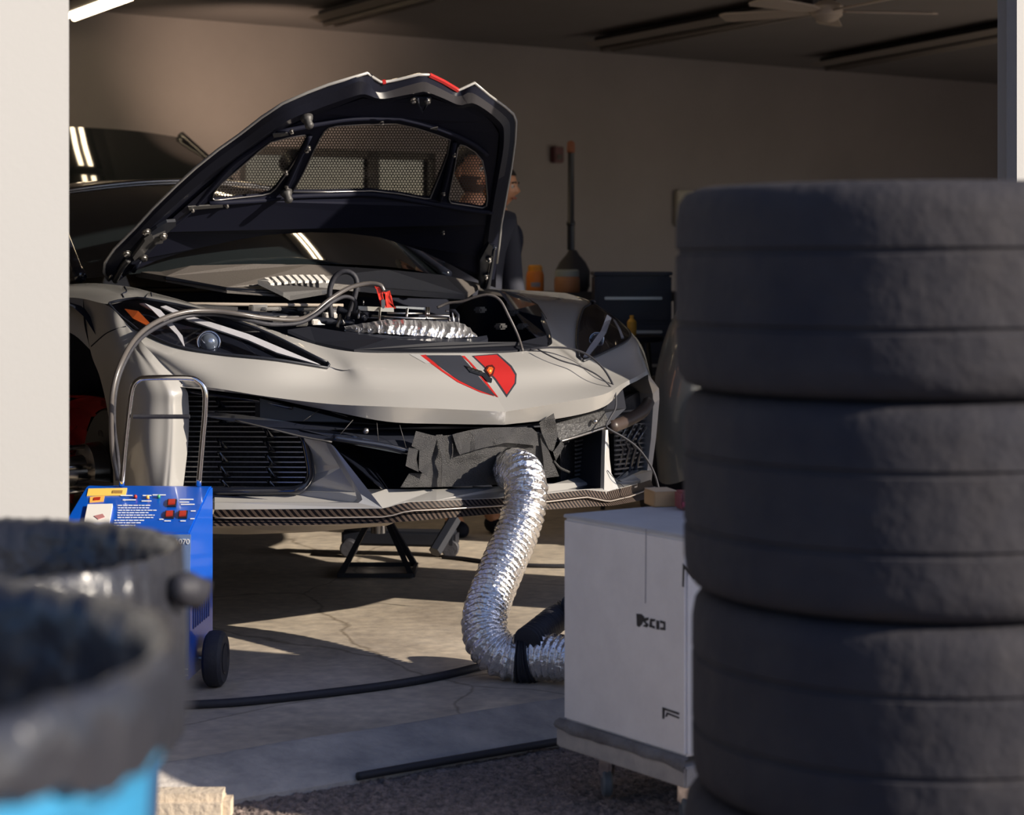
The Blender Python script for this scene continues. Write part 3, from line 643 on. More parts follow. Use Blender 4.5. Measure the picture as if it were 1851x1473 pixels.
# gaffer tape patchwork over the middle intake
tp = [([(724, 881, .05), (740, 855, .045), (770, 856, .04), (791, 788, .028), (818, 786, .024), (880, 800, .02), (977, 782, .026), (984, 850, .03), (983, 872, .035), (940, 875, .03), (899, 876, .03), (800, 880, .04)], None),
      ([(818, 785, .018), (847, 778, .016), (877, 773, .012), (919, 772, .010), (961, 773, .012), (971, 782, .014), (974, 806, .01), (958, 804, .0), (915, 800, -.005), (867, 811, .004), (831, 822, .012), (826, 800, .014)], None),
      ([(752, 779, .02), (791, 789, .012), (771, 860, .016), (757, 850, .02), (758, 814, .018), (744, 806, .02)], None),
      ([(739, 809, .005), (756, 812, .0), (753, 830, -.004), (757, 853, .002), (733, 842, .006)], None),
      ([(975, 764, -.003), (1001, 747, -.012), (1009, 785, -.006), (1000, 817, .008), (992, 812, .008), (979, 782, .0)], None),
      ([(976, 785, .012), (981, 785, .010), (996, 825, .008), (1011, 861, .014), (985, 864, .016), (982, 830, .014)], None),
      ([(1000, 817, .004), (1016, 795, .0), (1020, 806, .004), (1005, 833, .008)], None),
      ([(788, 786, .016), (800, 785, .01), (806, 830, .012), (806, 878, .02), (798, 878, .02), (799, 830, .014)], None),
      ([(818, 786, .008), (823, 784, .006), (834, 815, .004), (832, 823, .004), (826, 812, .008)], None)]
tapeg = thing('tape_patch', 'overlapping black gaffer tape strips sealing the middle intake around the silver duct', 'tape', CVw(880, 880, .03))
del tapeg['label']; del tapeg['category']
bpy.data.objects.remove(tapeg)
def rough_sheet(pl, name, m, par, sub=10, amp=.006, th=.0015):
    """tape cut to an outline and crumpled a little"""
    from mathutils.geometry import delaunay_2d_cdt
    P = [(a, b) for a, b, _ in pl]; W3 = pp(pl); pts = []; n = len(P)
    for i in range(n):
        a = P[i]; b = P[(i+1) % n]; k = max(1, int(math.hypot(a[0]-b[0], a[1]-b[1])/sub))
        for q in range(k): pts.append((a[0]+(b[0]-a[0])*q/k, a[1]+(b[1]-a[1])*q/k))
    x0, x1 = min(p[0] for p in P), max(p[0] for p in P); y0, y1 = min(p[1] for p in P), max(p[1] for p in P); inn = []
    y = y0
    while y < y1:
        x = x0
        while x < x1:
            if inpoly(x, y, P) and min(math.hypot(x-a, y-b) for a, b in pts) > sub*.6: inn.append((x+random.uniform(-2, 2), y+random.uniform(-2, 2)))
            x += sub
        y += sub
    al = [Vector(p) for p in pts+inn]; m_ = len(pts)
    r = delaunay_2d_cdt(al, [(i, (i+1) % m_) for i in range(m_)], [list(range(m_))], 1, .01); vv_ = []
    for p in r[0]:
        ws_ = [1/(1e-3+(p.x-a)**2+(p.y-b)**2) for a, b in P]; vd = sum(w*q[2] for w, q in zip(ws_, pl))/sum(ws_)
        vd += amp*noise.noise(Vector((p.x*.035, p.y*.035, len(pl))))+amp*.5*abs(noise.noise(Vector((p.x*.07, p.y*.02, 3.))))
        vv_.append(CVw(p.x, p.y, vd))
    n_ = len(vv_); v = vv_+[p+Nv*th for p in vv_]; f = [tuple(t) for t in r[2]]+[tuple(i+n_ for i in t[::-1]) for t in r[2]]
    f += [(i, (i+1) % m_, (i+1) % m_+n_, i+n_) for i in range(m_)] if len(r[0]) >= m_ else []
    return obj(name, v, f, m, par, smooth=True, auto=22)
t0 = rough_sheet(tp[0][0], 'tape_strip', tape, car, 9, .012)
for q, _ in tp[1:]: rough_sheet(q, 'tape_strip', tape, car, 8, .010)
bead('tape_strip', [(1001, 833, .008), (1012, 845, .01), (1029, 853, .02)], .004, tape)
# ---------------------------------------------------------------- front boot
v, f = box(Wc(0, .72, .80), (.98, .90, .10), rz=TH, bev=.01); tub = obj('boot_tub', v, f, deep, car)
cowl = sheet('cowl_cover', [(245, 490, 1.38), (290, 491, 1.27), (345, 480, 1.2), (460, 477, 1.15), (560, 478, 1.12), (700, 487, 1.13), (800, 497, 1.22), (868, 512, 1.38), (840, 532, 1.2), (700, 522, 1.0), (600, 512, .98), (520, 527, .93), (497, 525, .93), (410, 519, .98), (300, 499, 1.16)], cowlp, th=.02, back=(0, 0, -1))
sheet('cowl_edge', [(300, 499, 1.15), (410, 519, .975), (497, 525, .925), (520, 528, .925), (600, 523, .95), (600, 530, .95), (520, 535, .93), (490, 531, .93), (408, 524, .98), (300, 505, 1.15)], blackp, th=.02)
ig = sheet('intake_grille', [(466, 506, .93), (500, 499, .97), (556, 499, .99), (598, 508, .97), (600, 522, .96), (524, 535, .90), (512, 528, .90)], greyp, th=.015, back=(0, 0, -1))
for i in range(9):
    x = 478+i*12.5; y0_ = 505-min(5, i*1.5)
    v, f = panel([p+Vector((0, 0, .006)) for p in pp([(x, y0_, .95), (x+7, y0_-.5, .95), (x+18, y0_+10, .92), (x+11, y0_+11, .92)])], .008, back=(0, 0, -1)); obj('grille_rib', v, f, mat('pale_rib', (.55, .53, .50), .45), ig)
bead('boot_seal', [(311, 549, .95), (400, 550, .85), (500, 551, .80), (620, 552, .75)], .006, mat('tan_strip', (.35, .30, .25), .4))
bead('boot_seal', [(311, 556, .92), (430, 566, .80), (560, 578, .66), (640, 584, .60)], .012, blackp)
sheet('latch_panel', [(329, 552, .86), (372, 550, .82), (430, 555, .77), (430, 562, .765), (370, 566, .78)], greyp, th=.01)
sheet('tub_rim', [(520, 596, .44), (560, 590, .46), (700, 612, .33), (800, 618, .30), (940, 618, .29), (988, 606, .36), (990, 625, .30), (925, 634, .27), (833, 636, .26), (730, 636, .27), (640, 632, .30), (570, 618, .39)], mat('tub_black', (.006, .007, .012), .6, spec=.25), th=.01, back=(0, 0, -1))
sheet('boot_wall', [(905, 527, 1.08), (945, 533, .90), (972, 550, .68), (988, 575, .52), (998, 612, .39), (985, 625, .34), (960, 600, .45), (930, 560, .75)], glossblack, th=.01)
random.seed(3)
for i in range(16):   # clips, connectors and pipes around the boot opening
    x = 440+random.random()*170; y = 556+random.random()*30; vv_ = .84-(y-550)*.006
    p = CVw(x, y, vv_); v, f = box(p, (.03+.05*random.random(), .015+.02*random.random(), .01+.015*random.random()), rz=TH+random.uniform(-.4, .4), bev=.003)
    obj('connector', v, f, random.choice((blackp, greyp, greyp, steel)), tub)
for (px, py, v_) in ((930, 566, .70), (868, 560, .62), (905, 590, .50), (945, 590, .52)):
    p = CVw(px, py, v_+.02); v, f = box(p, (.05, .03, .02), rz=TH+.5, bev=.006); obj('connector', v, f, greyp, tub)
bead('hose', [(440, 572, .80), (470, 566, .82), (500, 560, .83), (560, 566, .80), (600, 572, .74)], .010, blackp)
bead('hose', [(610, 560, .66), (640, 566, .62), (660, 575, .58)], .014, blackp)
# battery, its clamp frame and the foil tray round it
bat = thing('battery', 'exposed car battery with chrome clamp frame in the open front boot', 'battery', CVw(735, 606, .44))
v, f = box(CVw(745, 577, .60)+Vector((0, 0, -.03)), (.30, .12, .07), rz=TH, bev=.006); obj('battery_case', v, f, deep, bat)
def wire(pl, r=.0042, m=steel): v, f = tube(pp(pl), r, 6, smoothpath=False); return obj('clamp_rod', v, f, m, bat, smooth=True)
sheet('clamp_plate', [(648, 553, .56), (712, 556, .53), (712, 564, .53), (648, 561, .56)], mat('dull_zinc', (.32, .32, .30), .4, .7), par=bat, th=.006)
sheet('clamp_plate', [(716, 553, .54), (770, 556, .50), (770, 560, .50), (716, 557, .54)], mat('bright_zinc', (.7, .72, .7), .25, .8), par=bat, th=.006)
wire([(649, 560, .56), (648, 576, .55)]); wire([(687, 556, .54), (685, 588, .46)]); wire([(672, 571, .55), (735, 575, .50), (815, 576, .46)]); wire([(736, 558, .52), (735, 576, .50)])
wire([(771, 556, .50), (771, 577, .48)], .005); wire([(775, 556, .50), (775, 577, .48)], .004)
wire([(812, 561, .47), (822, 562, .46), (828, 570, .45), (828, 584, .43)], .006, blackp); wire([(806, 562, .47), (818, 563, .47), (820, 584, .44)], .004)
wire([(771, 570, .48), (812, 571, .46), (812, 580, .45)]); wire([(700, 566, .53), (770, 567, .50)], .004)
wire([(657, 552, .56), (657, 543, .56)], .002); wire([(610, 592, .56), (616, 570, .58), (622, 585, .56)], .006)
def foil_tray():
    tp_ = [(622, 590, .55), (645, 586, .52), (672, 582, .48), (690, 578, .46), (730, 578, .43), (770, 579, .41), (828, 582, .39), (850, 592, .37), (859, 606, .345)]
    bt_ = [(622, 597, .545), (645, 601, .50), (672, 602, .46), (690, 602, .43), (730, 605, .40), (770, 607, .38), (800, 610, .36), (840, 610, .34), (861, 609, .335)]
    n = 90; a = resample(tp_, n); b = resample(bt_, n); rows = []
    for j in range(9):
        w = j/8; row = []
        for i in range(n):
            p = a[i]*(1-w)+b[i]*w; q = CVw(*p)
            d = .012*noise.noise(Vector((i*.30, j*.12, 2)))+.004*noise.noise(Vector((i*.9, j*.5, 7)))
            row.append(q-Nv*(.012*math.sin(w*PI)+d)+Vector((0, 0, .3*d)))
        rows.append(row)
    rim = [q+Nv*.05+Vector((0, 0, -.01)) for q in rows[0]]
    v, f = loft([rim]+rows); return v, f
v, f = foil_tray(); ft = obj('foil_tray', v, f, foil); center(ft); tag(ft, 'crinkled aluminium foil tray wrapped around the battery in the open front boot', 'foil')
v, f = panel(pp([(622, 598, .54), (700, 603, .43), (800, 611, .36), (861, 609, .34), (880, 606, .36), (882, 612, .34), (860, 620, .30), (700, 616, .38), (640, 610, .46)]), .012, back=(0, 0, -1)); obj('battery_shelf', v, f, blackp, car)
# ---------------------------------------------------------------- jack stands under the car
def stand(p, h_, label):
    t = thing('jack_stand', label, 'jack stand', p, 'black jack stands under the car')
    for sx in (-1, 1):
        for sy in (-1, 1):
            v, f = tube([p+Vector((sx*.13, sy*.13, .012)), p+Vector((sx*.025, sy*.025, h_*.72))], .014, 4, smoothpath=False); obj('leg', v, f, blackp, t)
    for (sx, sy, ex, ey) in ((-1, -1, 1, -1), (1, -1, 1, 1), (1, 1, -1, 1), (-1, 1, -1, -1)):
        v, f = tube([p+Vector((sx*.135, sy*.135, .012)), p+Vector((ex*.135, ey*.135, .012))], .011, 4, smoothpath=False); obj('foot_rail', v, f, blackp, t)
    v, f = lathe([(.028, h_*.5), (.028, h_*.8), (.018, h_*.8), (.018, h_)], 12, p); obj('post', v, f, steel, t, smooth=True, auto=30)
    v, f = box(p+Vector((0, 0, h_)), (.11, .06, .025), rz=TH, bev=.004); obj('saddle', v, f, blackp, t)
    return t
stand(Vector((-.50, 7.45, 0)), .30, 'black jack stand under the nose of the car, left of the silver duct')
stand(Vector((-1.35, 7.0, 0)), .30, 'black jack stand under the left front corner behind the blue charger')
jk = thing('trolley_jack', 'black trolley jack with an angled handle on the floor under the car', 'jack', ground(760, 1003))
jp = ground(760, 1003)
v, f = box(jp+Vector((-.08, .0, .07)), (.46, .10, .06), rz=-.15, bev=.01); obj('frame', v, f, blackp, jk)
for dx in (-.28, .12):
    v, f = lathe([(.03, -.03), (.035, -.025), (.035, .025), (.03, .03)], 16, jp+Vector((dx, -.05, .035)), axis=(0, 1, 0)); obj('wheel', v, f, rubber, jk, smooth=True, auto=40)
v, f = tube([ground(786, 998, .05), at(822, 938, 7.75)], .026, 6, smoothpath=False); obj('handle', v, f, blackp, jk)
v, f = lathe([(.05, 0), (.05, .03), (.03, .04)], 16, jp+Vector((-.22, 0, .12))); obj('saddle', v, f, steel, jk, smooth=True, auto=30)
# ---------------------------------------------------------------- open front lid (a part of the car)
def HS(px, py, off=0.):
    lo, hi = .1, 1.9
    for _ in range(40):
        v_ = (lo+hi)/2; p = CV(px, py, v_)
        zc = 1.27+.67*(1.2-v_)-.10*p.x**2+.05*math.sin(max(0, min(1, (v_-.4)/.9))*PI)-off*1.2
        if p.z > zc: hi = v_
        else: lo = v_
    return Wc(*p)
def HL_(pl, off=0.): return [HS(x, y, off) for x, y in pl]
OUT = [(196, 506), (188, 492), (190, 475), (207, 450), (245, 412), (276, 378), (320, 334), (354, 303), (395, 270), (432, 244), (473, 212), (511, 187), (557, 167), (594, 153), (664, 132), (676, 141), (687, 148), (694, 149), (719, 144), (756, 135), (775, 135), (800, 147), (828, 164), (858, 150), (884, 172), (912, 192), (928, 206), (933, 219), (931, 256), (925, 300), (916, 350), (906, 406), (902, 444), (898, 475), (896, 520)]
ARC = [(872, 512), (853, 500), (812, 475), (766, 453), (719, 437), (687, 427), (625, 419), (562, 418), (487, 422), (432, 431), (370, 444), (323, 455), (273, 471), (238, 490), (215, 508)]
VL = [(384, 359), (387, 348), (401, 331), (432, 305), (470, 272), (489, 257), (520, 249), (551, 244), (556, 250), (536, 287), (515, 318), (498, 341), (488, 349), (474, 353), (401, 361), (388, 362)]
VM = [(528, 347), (547, 316), (569, 269), (586, 238), (594, 231), (608, 228), (656, 225), (716, 224), (750, 231), (790, 244), (814, 253), (809, 281), (794, 319), (778, 359), (768, 359), (719, 350), (672, 345), (594, 347)]
VR = [(828, 266), (832, 261), (842, 264), (859, 275), (872, 291), (878, 319), (881, 359), (879, 372), (872, 376), (855, 373), (815, 367), (811, 360), (812, 350), (822, 300)]
UP = Vector((0, 0, 0)); _a = Wc(0, 0, 0); UP = (Wc(0, .56, .83)-_a).normalized()      # from underside to topside
lidm = mat('lid_black', (.010, .011, .020), .42, bump=.05, bscale=80, spec=.2)
lidd = mat('lid_matt', (.007, .008, .018), .7, spec=.15)
lidsheen = mat('lid_sheen_grey', (.034, .032, .036), .38)
v, f = panel(HL_(OUT, -.004)+HL_(ARC, -.004), .005, holes=[HL_(VL, -.004), HL_(VM, -.004), HL_(VR, -.004)], back=UP); lid = obj('front_lid', v, f, paint, car)
v, f = panel(HL_(OUT, .001)+HL_(ARC, .001), .004, holes=[HL_(VL, .001), HL_(VM, .001), HL_(VR, .001)], back=UP); obj('lid_underside', v, f, lidm, lid)
v, f = tube(HL_(OUT[:-1], .004), .0055, 6, smoothpath=False); obj('lid_edge', v, f, paint, lid, smooth=True)
v, f = tube(HL_(ARC[5:13], -.003), .0030, 6, smoothpath=False); obj('lid_edge', v, f, paint, lid, smooth=True)
v, f = tube(HL_([(775, 135), (800, 147), (827, 163)], .004), .0085, 6, smoothpath=False); obj('lid_stripe', v, f, redp, lid, label='red stripe end on the lid edge')
v, f = tube(HL_([(691, 149), (697, 148)], .004), .0085, 6, smoothpath=False); obj('lid_stripe', v, f, redp, lid, label='red stripe end on the lid edge')
# pressed inner frame
R1 = [(203, 503), (198, 490), (202, 474), (220, 450), (256, 412), (286, 381), (329, 340), (362, 311), (402, 280), (440, 253), (481, 223), (520, 200), (562, 184), (600, 168), (644, 148), (658, 148), (668, 153), (677, 165), (694, 167), (722, 159), (762, 148), (772, 149), (800, 162), (822, 173), (834, 174), (847, 167), (858, 170), (880, 184), (904, 202), (918, 216), (922, 228), (921, 260), (915, 300), (906, 350), (897, 406), (893, 444), (889, 470), (886, 505)]
R2 = [(214, 498), (210, 488), (216, 476), (232, 455), (266, 418), (298, 388), (340, 350), (374, 322), (414, 291), (452, 264), (491, 236), (528, 214), (566, 200), (604, 186), (650, 171), (662, 171), (671, 174), (682, 178), (700, 178), (726, 173), (763, 166), (771, 166), (800, 177), (824, 188), (836, 190), (850, 186), (862, 189), (880, 200), (897, 214), (908, 226), (911, 238), (910, 268), (904, 305), (895, 352), (886, 406), (882, 440), (878, 465), (872, 498)]
R3 = [(x+(8 if x < 640 else (-8 if x > 850 else 0)), y+(6 if y < 240 else 3)) for x, y in R2]
def sm(L, o_, n=150): return resample(cr([tuple(HS(x, y, o_)) for x, y in L], 3), n)
r0 = sm(OUT[:-1]+[(893, 505)], .004); r1 = sm(R1, .022); r2 = sm(R2, .040); r3 = sm(R3, .026)
v, f = loft([r0, r1]); obj('lid_flange', v, f, lidm, lid, smooth=True)
k0, k1 = 66, 118  # top centre of the rib coloured grey for its sheen, the rest black
for a_, b_, m_ in ((0, k0+1, lidm), (k0, k1+1, lidsheen), (k1, 150, lidm)): v, f = loft([r1[a_:b_], r2[a_:b_]]); obj('lid_rib', v, f, m_, lid, smooth=True)
v, f = loft([r2, r3]); obj('lid_flange', v, f, lidm, lid, smooth=True)
INN = [(222, 494), (219, 486), (226, 474), (276, 420), (348, 353), (424, 293), (500, 240), (574, 206), (656, 178), (700, 184), (766, 173), (830, 194), (858, 193), (890, 222), (902, 242), (896, 300), (878, 406), (870, 465), (866, 494)]
ARC2 = [(862, 504), (812, 477), (766, 455), (719, 439), (687, 429), (625, 421), (562, 420), (487, 424), (432, 433), (370, 446), (323, 458), (280, 472), (240, 492)]
v, f = panel(HL_(INN, .024)+HL_(ARC2, .006), .012, holes=[HL_(VL, .026), HL_(VM, .026), HL_(VR, .026)], back=UP); obj('lid_inner_panel', v, f, lidd, lid)
# raised spine ribs round the vents
for pl in ([(300, 418), (350, 375), (417, 300), (470, 262), (500, 240)], [(378, 368), (480, 362), (520, 356), (600, 353), (680, 352), (780, 368), (850, 380), (890, 384)], [(560, 246), (538, 292), (514, 345)], [(822, 258), (805, 330), (795, 362)],
           [(500, 240), (580, 224), (640, 215), (712, 214), (730, 216), (790, 232), (850, 258), (880, 280)]):
    v, f = tube(HL_(pl, .034), .009, 8, sub=4); obj('lid_brace', v, f, lidd, lid, smooth=True)
v, f = loft([resample(HL_([(232, 478), (262, 440), (300, 405), (360, 352), (417, 303)], .036), 20), resample(HL_([(250, 478), (276, 446), (312, 412), (370, 360), (421, 312)], .040), 20)]); obj('lid_channel', v, f, lidm, lid, smooth=True)
# hexagonal mesh in the vents: a sheet perforated with real holes
def hexmesh(P, cell=5.4):
    x0 = min(p[0] for p in P)-4; x1 = max(p[0] for p in P)+4; y0 = min(p[1] for p in P)-4; y1 = max(p[1] for p in P)+4
    v = []; f = []; r_ = 0; y = y0
    while y < y1:
        x = x0+(cell/2 if r_ % 2 else 0)
        while x < x1:
            if inpoly(x, y, P):
                R = cell/math.sqrt(3); b = len(v)
                base = HS(x, y, .018); ex = (HS(x+1, y, .018)-base); ey = (HS(x, y+1, .018)-base)
                for rr in (R, R*.74):
                    for k in range(6):
                        a = PI/6+k*PI/3; v.append(base+ex*(rr*math.cos(a))+ey*(rr*math.sin(a)))
                for k in range(6):
                    k2 = (k+1) % 6; f.append((b+k, b+k2, b+6+k2, b+6+k))
            x += cell
        y += cell*.866; r_ += 1
    return v, f
meshm = mat('mesh_wire', (.07, .06, .06), .35, .5)
for P in (VL, VM, VR):
    v, f = hexmesh(P); obj('vent_mesh', v, f, meshm, lid)
    for q, o_, r_ in ((P, .028, .0028),):
        v, f = tube(HL_(q+[q[0]], o_), r_, 6, smoothpath=False); obj('vent_rim', v, f, mat('rim_grey', (.22, .21, .21), .3, .7), lid, smooth=True)
# latch, stops, bolts, labels
v, f = panel(HL_([(741, 182), (748, 176), (765, 178), (780, 176), (780, 185), (772, 191), (758, 190)], .040), .006, back=UP); lt = obj('lid_latch', v, f, blackp, lid)
v, f = tube(HL_([(755, 178), (757, 190), (764, 203), (771, 190), (772, 178)], .050), .004, 6, smoothpath=False); obj('striker', v, f, glossblack, lt, smooth=True)
def bolt(x, y, o_=.045, r=.009, par=lid, m=steel):
    p = HS(x, y, o_); v, f = lathe([(r*1.4, -.004), (r*1.4, 0), (r, .001), (r, .008), (r*.6, .011), (.0001, .011)], 10, p, axis=tuple(-UP)); obj('bolt', v, f, m, par, smooth=True, auto=30)
for x, y in ((747, 182), (773, 183)): bolt(x, y, .048, .008)
for x, y in ((558, 268), (554, 272), (518, 338), (820, 280), (801, 350), (410, 371), (348, 379), (527, 238), (517, 312), (690, 222), (800, 420)): bolt(x, y, .042, .006)
for x, y in ((554, 212), (517, 347)):
    p = HS(x, y, .045); v, f = lathe([(.022, 0), (.018, .012), (.013, .02), (.015, .035), (.010, .042), (.0001, .044)], 14, p, axis=tuple(-UP)); obj('rubber_stop', v, f, greyp, lid, smooth=True)
for pl in ([(493, 243), (520, 240), (522, 245), (495, 249)], [(340, 374), (370, 372), (403, 370), (403, 375), (342, 380)], [(778, 233), (792, 230), (790, 236)]):
    v, f = panel(HL_(pl, .044), .004, back=UP); obj('lid_label', v, f, greyp, lid)
# hinges and gas struts
for pl, nm in (([(232, 470), (246, 452), (268, 424), (284, 412), (302, 402), (318, 401), (318, 408), (300, 424), (286, 440), (266, 462), (248, 474), (236, 478)], 'lid_hinge'), ([(240, 466), (262, 436), (276, 428), (278, 436), (256, 466), (244, 472)], 'hinge_plate'), ([(276, 432), (300, 422), (294, 440), (280, 442)], 'hinge_plate')):
    v, f = panel(HL_(pl, .055 if nm == 'lid_hinge' else .068), .012, back=UP); obj(nm, v, f, blackp if nm == 'lid_hinge' else greyp, lid)
for x, y in ((265, 420), (295, 428), (229, 459), (260, 467)): bolt(x, y, .075, .011)
v, f = tube([HS(208, 508, .03), HS(222, 482, .05), HS(232, 470, .06)], .010, 8); obj('hinge_arm', v, f, greyp, lid, smooth=True)
v, f = tube([HS(196, 506, .02), HS(206, 492, .02)], .007, 6, smoothpath=False); obj('hinge_arm', v, f, steel, lid, smooth=True)
v, f = panel(HL_([(868, 470), (884, 440), (892, 448), (890, 500), (880, 528), (868, 520)], .05), .02, back=UP); obj('lid_hinge', v, f, blackp, lid)
v, f = tube([HS(893, 445, .04), HS(888, 480, .05), HS(880, 524, .06)], .012, 8); obj('gas_strut', v, f, glossblack, lid, smooth=True)
for x, y in ((878, 500), (884, 470)): bolt(x, y, .06, .008)
v, f = tube([HS(240, 490, .03), HS(252, 470, .03)], .01, 8, smoothpath=False); obj('gas_strut', v, f, glossblack, lid, smooth=True)
# ================================================================ FOREGROUND
# ---- slick tyres
tyrem = mat('slick_tyre_rubber', (.030, .030, .038), .8, bump=.6, bscale=22, col2=(.046, .043, .047), vscale=7, spec=.12)
wearm = tyrem
def tyre_prof(r=.345, w=.295, ri=.235):
    P = [(ri, .0), (ri+.02, -.004+.012), (ri+.05, .004), (r-.035, .0), (r-.014, .008), (r-.004, .022), (r, .045)]
    for g in (w*.32, w*.68): P += [(r+.0005, g-.006), (r-.004, g-.003), (r-.004, g+.003), (r+.0005, g+.006)]
    P += [(r, w-.045), (r-.004, w-.022), (r-.014, w-.008), (r-.035, w), (ri+.05, w-.004), (ri+.02, w-.008), (ri, w), (ri-.004, w*.75), (ri+.06, w*.5), (ri-.004, w*.25), (ri, 0)]
    return P
def tyre(c_, z, label, group, seed, src=None):
    if src is None:
        v, f = lathe(tyre_prof(), 96, (0, 0, 0), cap=False)
        o = obj('tyre', v, f, tyrem, smooth=True, auto=45)
    else: o = src.copy(); C.objects.link(o)
    o.location = (c_[0], c_[1], z); o.rotation_euler = (0, 0, seed); ORG[o.name] = tuple(o.location)
    tag(o, label, 'tyre', group); return o
TC = (.601, 2.95); t0_ = None; z = .084
for k, lb in enumerate(('slick black tyre at the very bottom of the near stack, above its dolly', 'slick black tyre, second from the bottom of the near stack',
                        'slick black tyre, second from the top of the near stack beside the white cabinet', 'slick black tyre on top of the near stack in the right foreground')):
    o = tyre((TC[0]+(0, .012, .0, -.012)[k], TC[1]), z, lb, 'tyres of the near stack', k*1.3, t0_); t0_ = t0_ or o; z += .295
ty = thing('tyre_dolly', 'low wooden dolly under the near stack of slick tyres', 'dolly', (TC[0], TC[1], 0))
v, f = box((TC[0], TC[1], .068), (.6, .6, .032), bev=.004); obj('deck', v, f, mat('raw_plywood', (.42, .32, .2), .7, var=.2, vscale=12), ty)
for sx in (-1, 1):
    for sy in (-1, 1):
        v, f = lathe([(.0245, -.012), (.0265, -.008), (.0265, .008), (.0245, .012)], 14, (TC[0]+sx*.22, TC[1]+sy*.22, -.045+.0265), axis=(1, 0, 0)); obj('caster', v, f, rubber, ty, smooth=True, auto=40)
        v, f = box((TC[0]+sx*.22, TC[1]+sy*.22, .03), (.05, .05, .05)); obj('caster_fork', v, f, steel, ty)
for (sx, sy, n_) in ((1.92, 4.50, 5), (2.02, 3.80, 5)):  # unseen stacks added to cast shade over the forecourt and cabinet
    for k in range(n_): tyre((sx, sy), -.075+k*.296, 'slick black tyre in the stacks added out of frame to shade the forecourt and the white cabinet', 'tyres added out of frame for their shadow', k*.7+sx, t0_)
# ---- waste bins with liners
bagm = mat('bin_liner_film', (.024, .025, .032), .28, bump=.8, bscale=22, spec=.7)
binblue = mat('sky_blue_plastic', (.035, .23, .43), .4)
bindark = mat('dark_blue_plastic', (.02, .05, .12), .45)
def bin_(c_, r, zt, blue, label, drape, seed, m):
    t = thing('waste_bin', label, 'bin', (c_[0], c_[1], -.075), None)
    prof = [(r*.80, -.075), (r*.82, -.06), (r*.97, zt-.07), (r*1.0, zt-.06), (r*1.0, zt-.02), (r*1.02, zt-.015), (r*1.02, zt), (r*.985, zt), (r*.98, zt-.03), (r*.80, -.05), (.0001, -.05)]
    v, f = lathe(prof, 64, (c_[0], c_[1], 0), cap=False); obj('barrel', v, f, m, t, smooth=True, auto=35)
    rows = []; n = 220; rc_ = .992*r
    rng = [(-.42, -.062), (-.25, -.038), (-.12, -.020), (-.05, -.011), (-.012, -.0085), (.005, -.003), (.010, .006), (.004, .010), (-.02, .013), (-.05, .014), (-.08, .014), (-.12, .012)]
    for k, (dz, dr) in enumerate(rng):
        row = []
        for i in range(n):
            a = 2*PI*i/n; q = Vector((math.cos(a)*3.1, math.sin(a)*3.1, seed)); sc = abs(k-5)/6
            fine = noise.noise(Vector((math.cos(a)*16, math.sin(a)*16, seed+k*.25)))
            d = dr+.016*(noise.noise(q+Vector((0, 0, k*.15)))*.5+(-.25 if k < 6 else .25))*(.45*min(1, sc*1.2) if k > 6 else (1, .8, .5, .25, .1, .1, .1)[k])+.010*fine*(.45*min(1, .25+sc*1.5) if k > 6 else (.6, .6, .5, .4, .25, .25, .3)[k])+.0025*noise.noise(Vector((math.cos(a)*45, math.sin(a)*45, k*.6)))
            dd = max(0, k-6)/5; z_ = zt+dz*(drape/.12 if k > 6 else 1)+.004*noise.noise(Vector((math.cos(a)*20, math.sin(a)*20, 9)))+dd*.016*noise.noise(q*.6)
            if k == len(rng)-1: z_ += .012*fine
            rr_ = rc_+(min(d, -.006) if k < 5 else (d if k < 7 else max(d, .0095)))
            row.append((c_[0]+rr_*math.cos(a), c_[1]+rr_*math.sin(a), z_))
        rows.append(row)
    bot = [(c_[0]+(rc_-.20)*math.cos(2*PI*i/n), c_[1]+(rc_-.20)*math.sin(2*PI*i/n), zt-.62+.02*noise.noise(Vector((i*.2, 0, seed)))) for i in range(n)]
    cen = [(c_[0]+.01*math.cos(2*PI*i/n), c_[1]+.01*math.sin(2*PI*i/n), zt-.63) for i in range(n)]
    v, f = loft([cen, bot]+rows, closed=True); obj('bin_liner', v, f, bagm, t, smooth=True)
    return t
bin_((-.526, 1.25), .304, .90, True, 'sky blue waste bin with a crumpled black liner, nearest on the left', .040, 3., binblue)
b2 = bin_((-.688, 2.40), .278, .80, False, 'dark waste bin with a black liner, standing behind the sky blue bin', .22, 8., bindark)
v, f = tube([at(318, 1062, 2.33), at(340, 1066, 2.36), at(357, 1072, 2.38), at(368, 1078, 2.38)], .018, 10, rfn=lambda L, a, p: .010+.012*math.sin(min(1, L/.04)*2.2)); obj('liner_knot', v, f, rubber, b2, smooth=True)
# ---- blue battery charger on wheels
blue = mat('charger_blue', (.0, .085, .52), .35, coat=.3)
G0 = ground(343, 1230, .04); e2 = Vector((.017, .30, 0)).normalized(); e1 = Vector((e2.y, -e2.x, 0)); WW = .355; DD = .30; ZT = .527; ZF = .436
def ch(a, s, z): p = G0-e1*a+e2*s; return Vector((p.x, p.y, z))       # a from the right edge leftwards, s depth, z height
chg = thing('battery_charger', 'blue wheeled battery charger with a chrome handle and red switches', 'charger', tuple(ch(WW/2, DD/2, 0)))
sp_ = [(0, .04), (0, ZF), (DD-.035, ZT), (DD, ZT), (DD, .04)]
v = [ch(0, s, z) for s, z in sp_]+[ch(WW, s, z) for s, z in sp_]; n = len(sp_)
f = [tuple(range(n)), tuple(range(n, 2*n))[::-1]]+[(i, (i+1) % n, (i+1) % n+n, i+n) for i in range(n)]
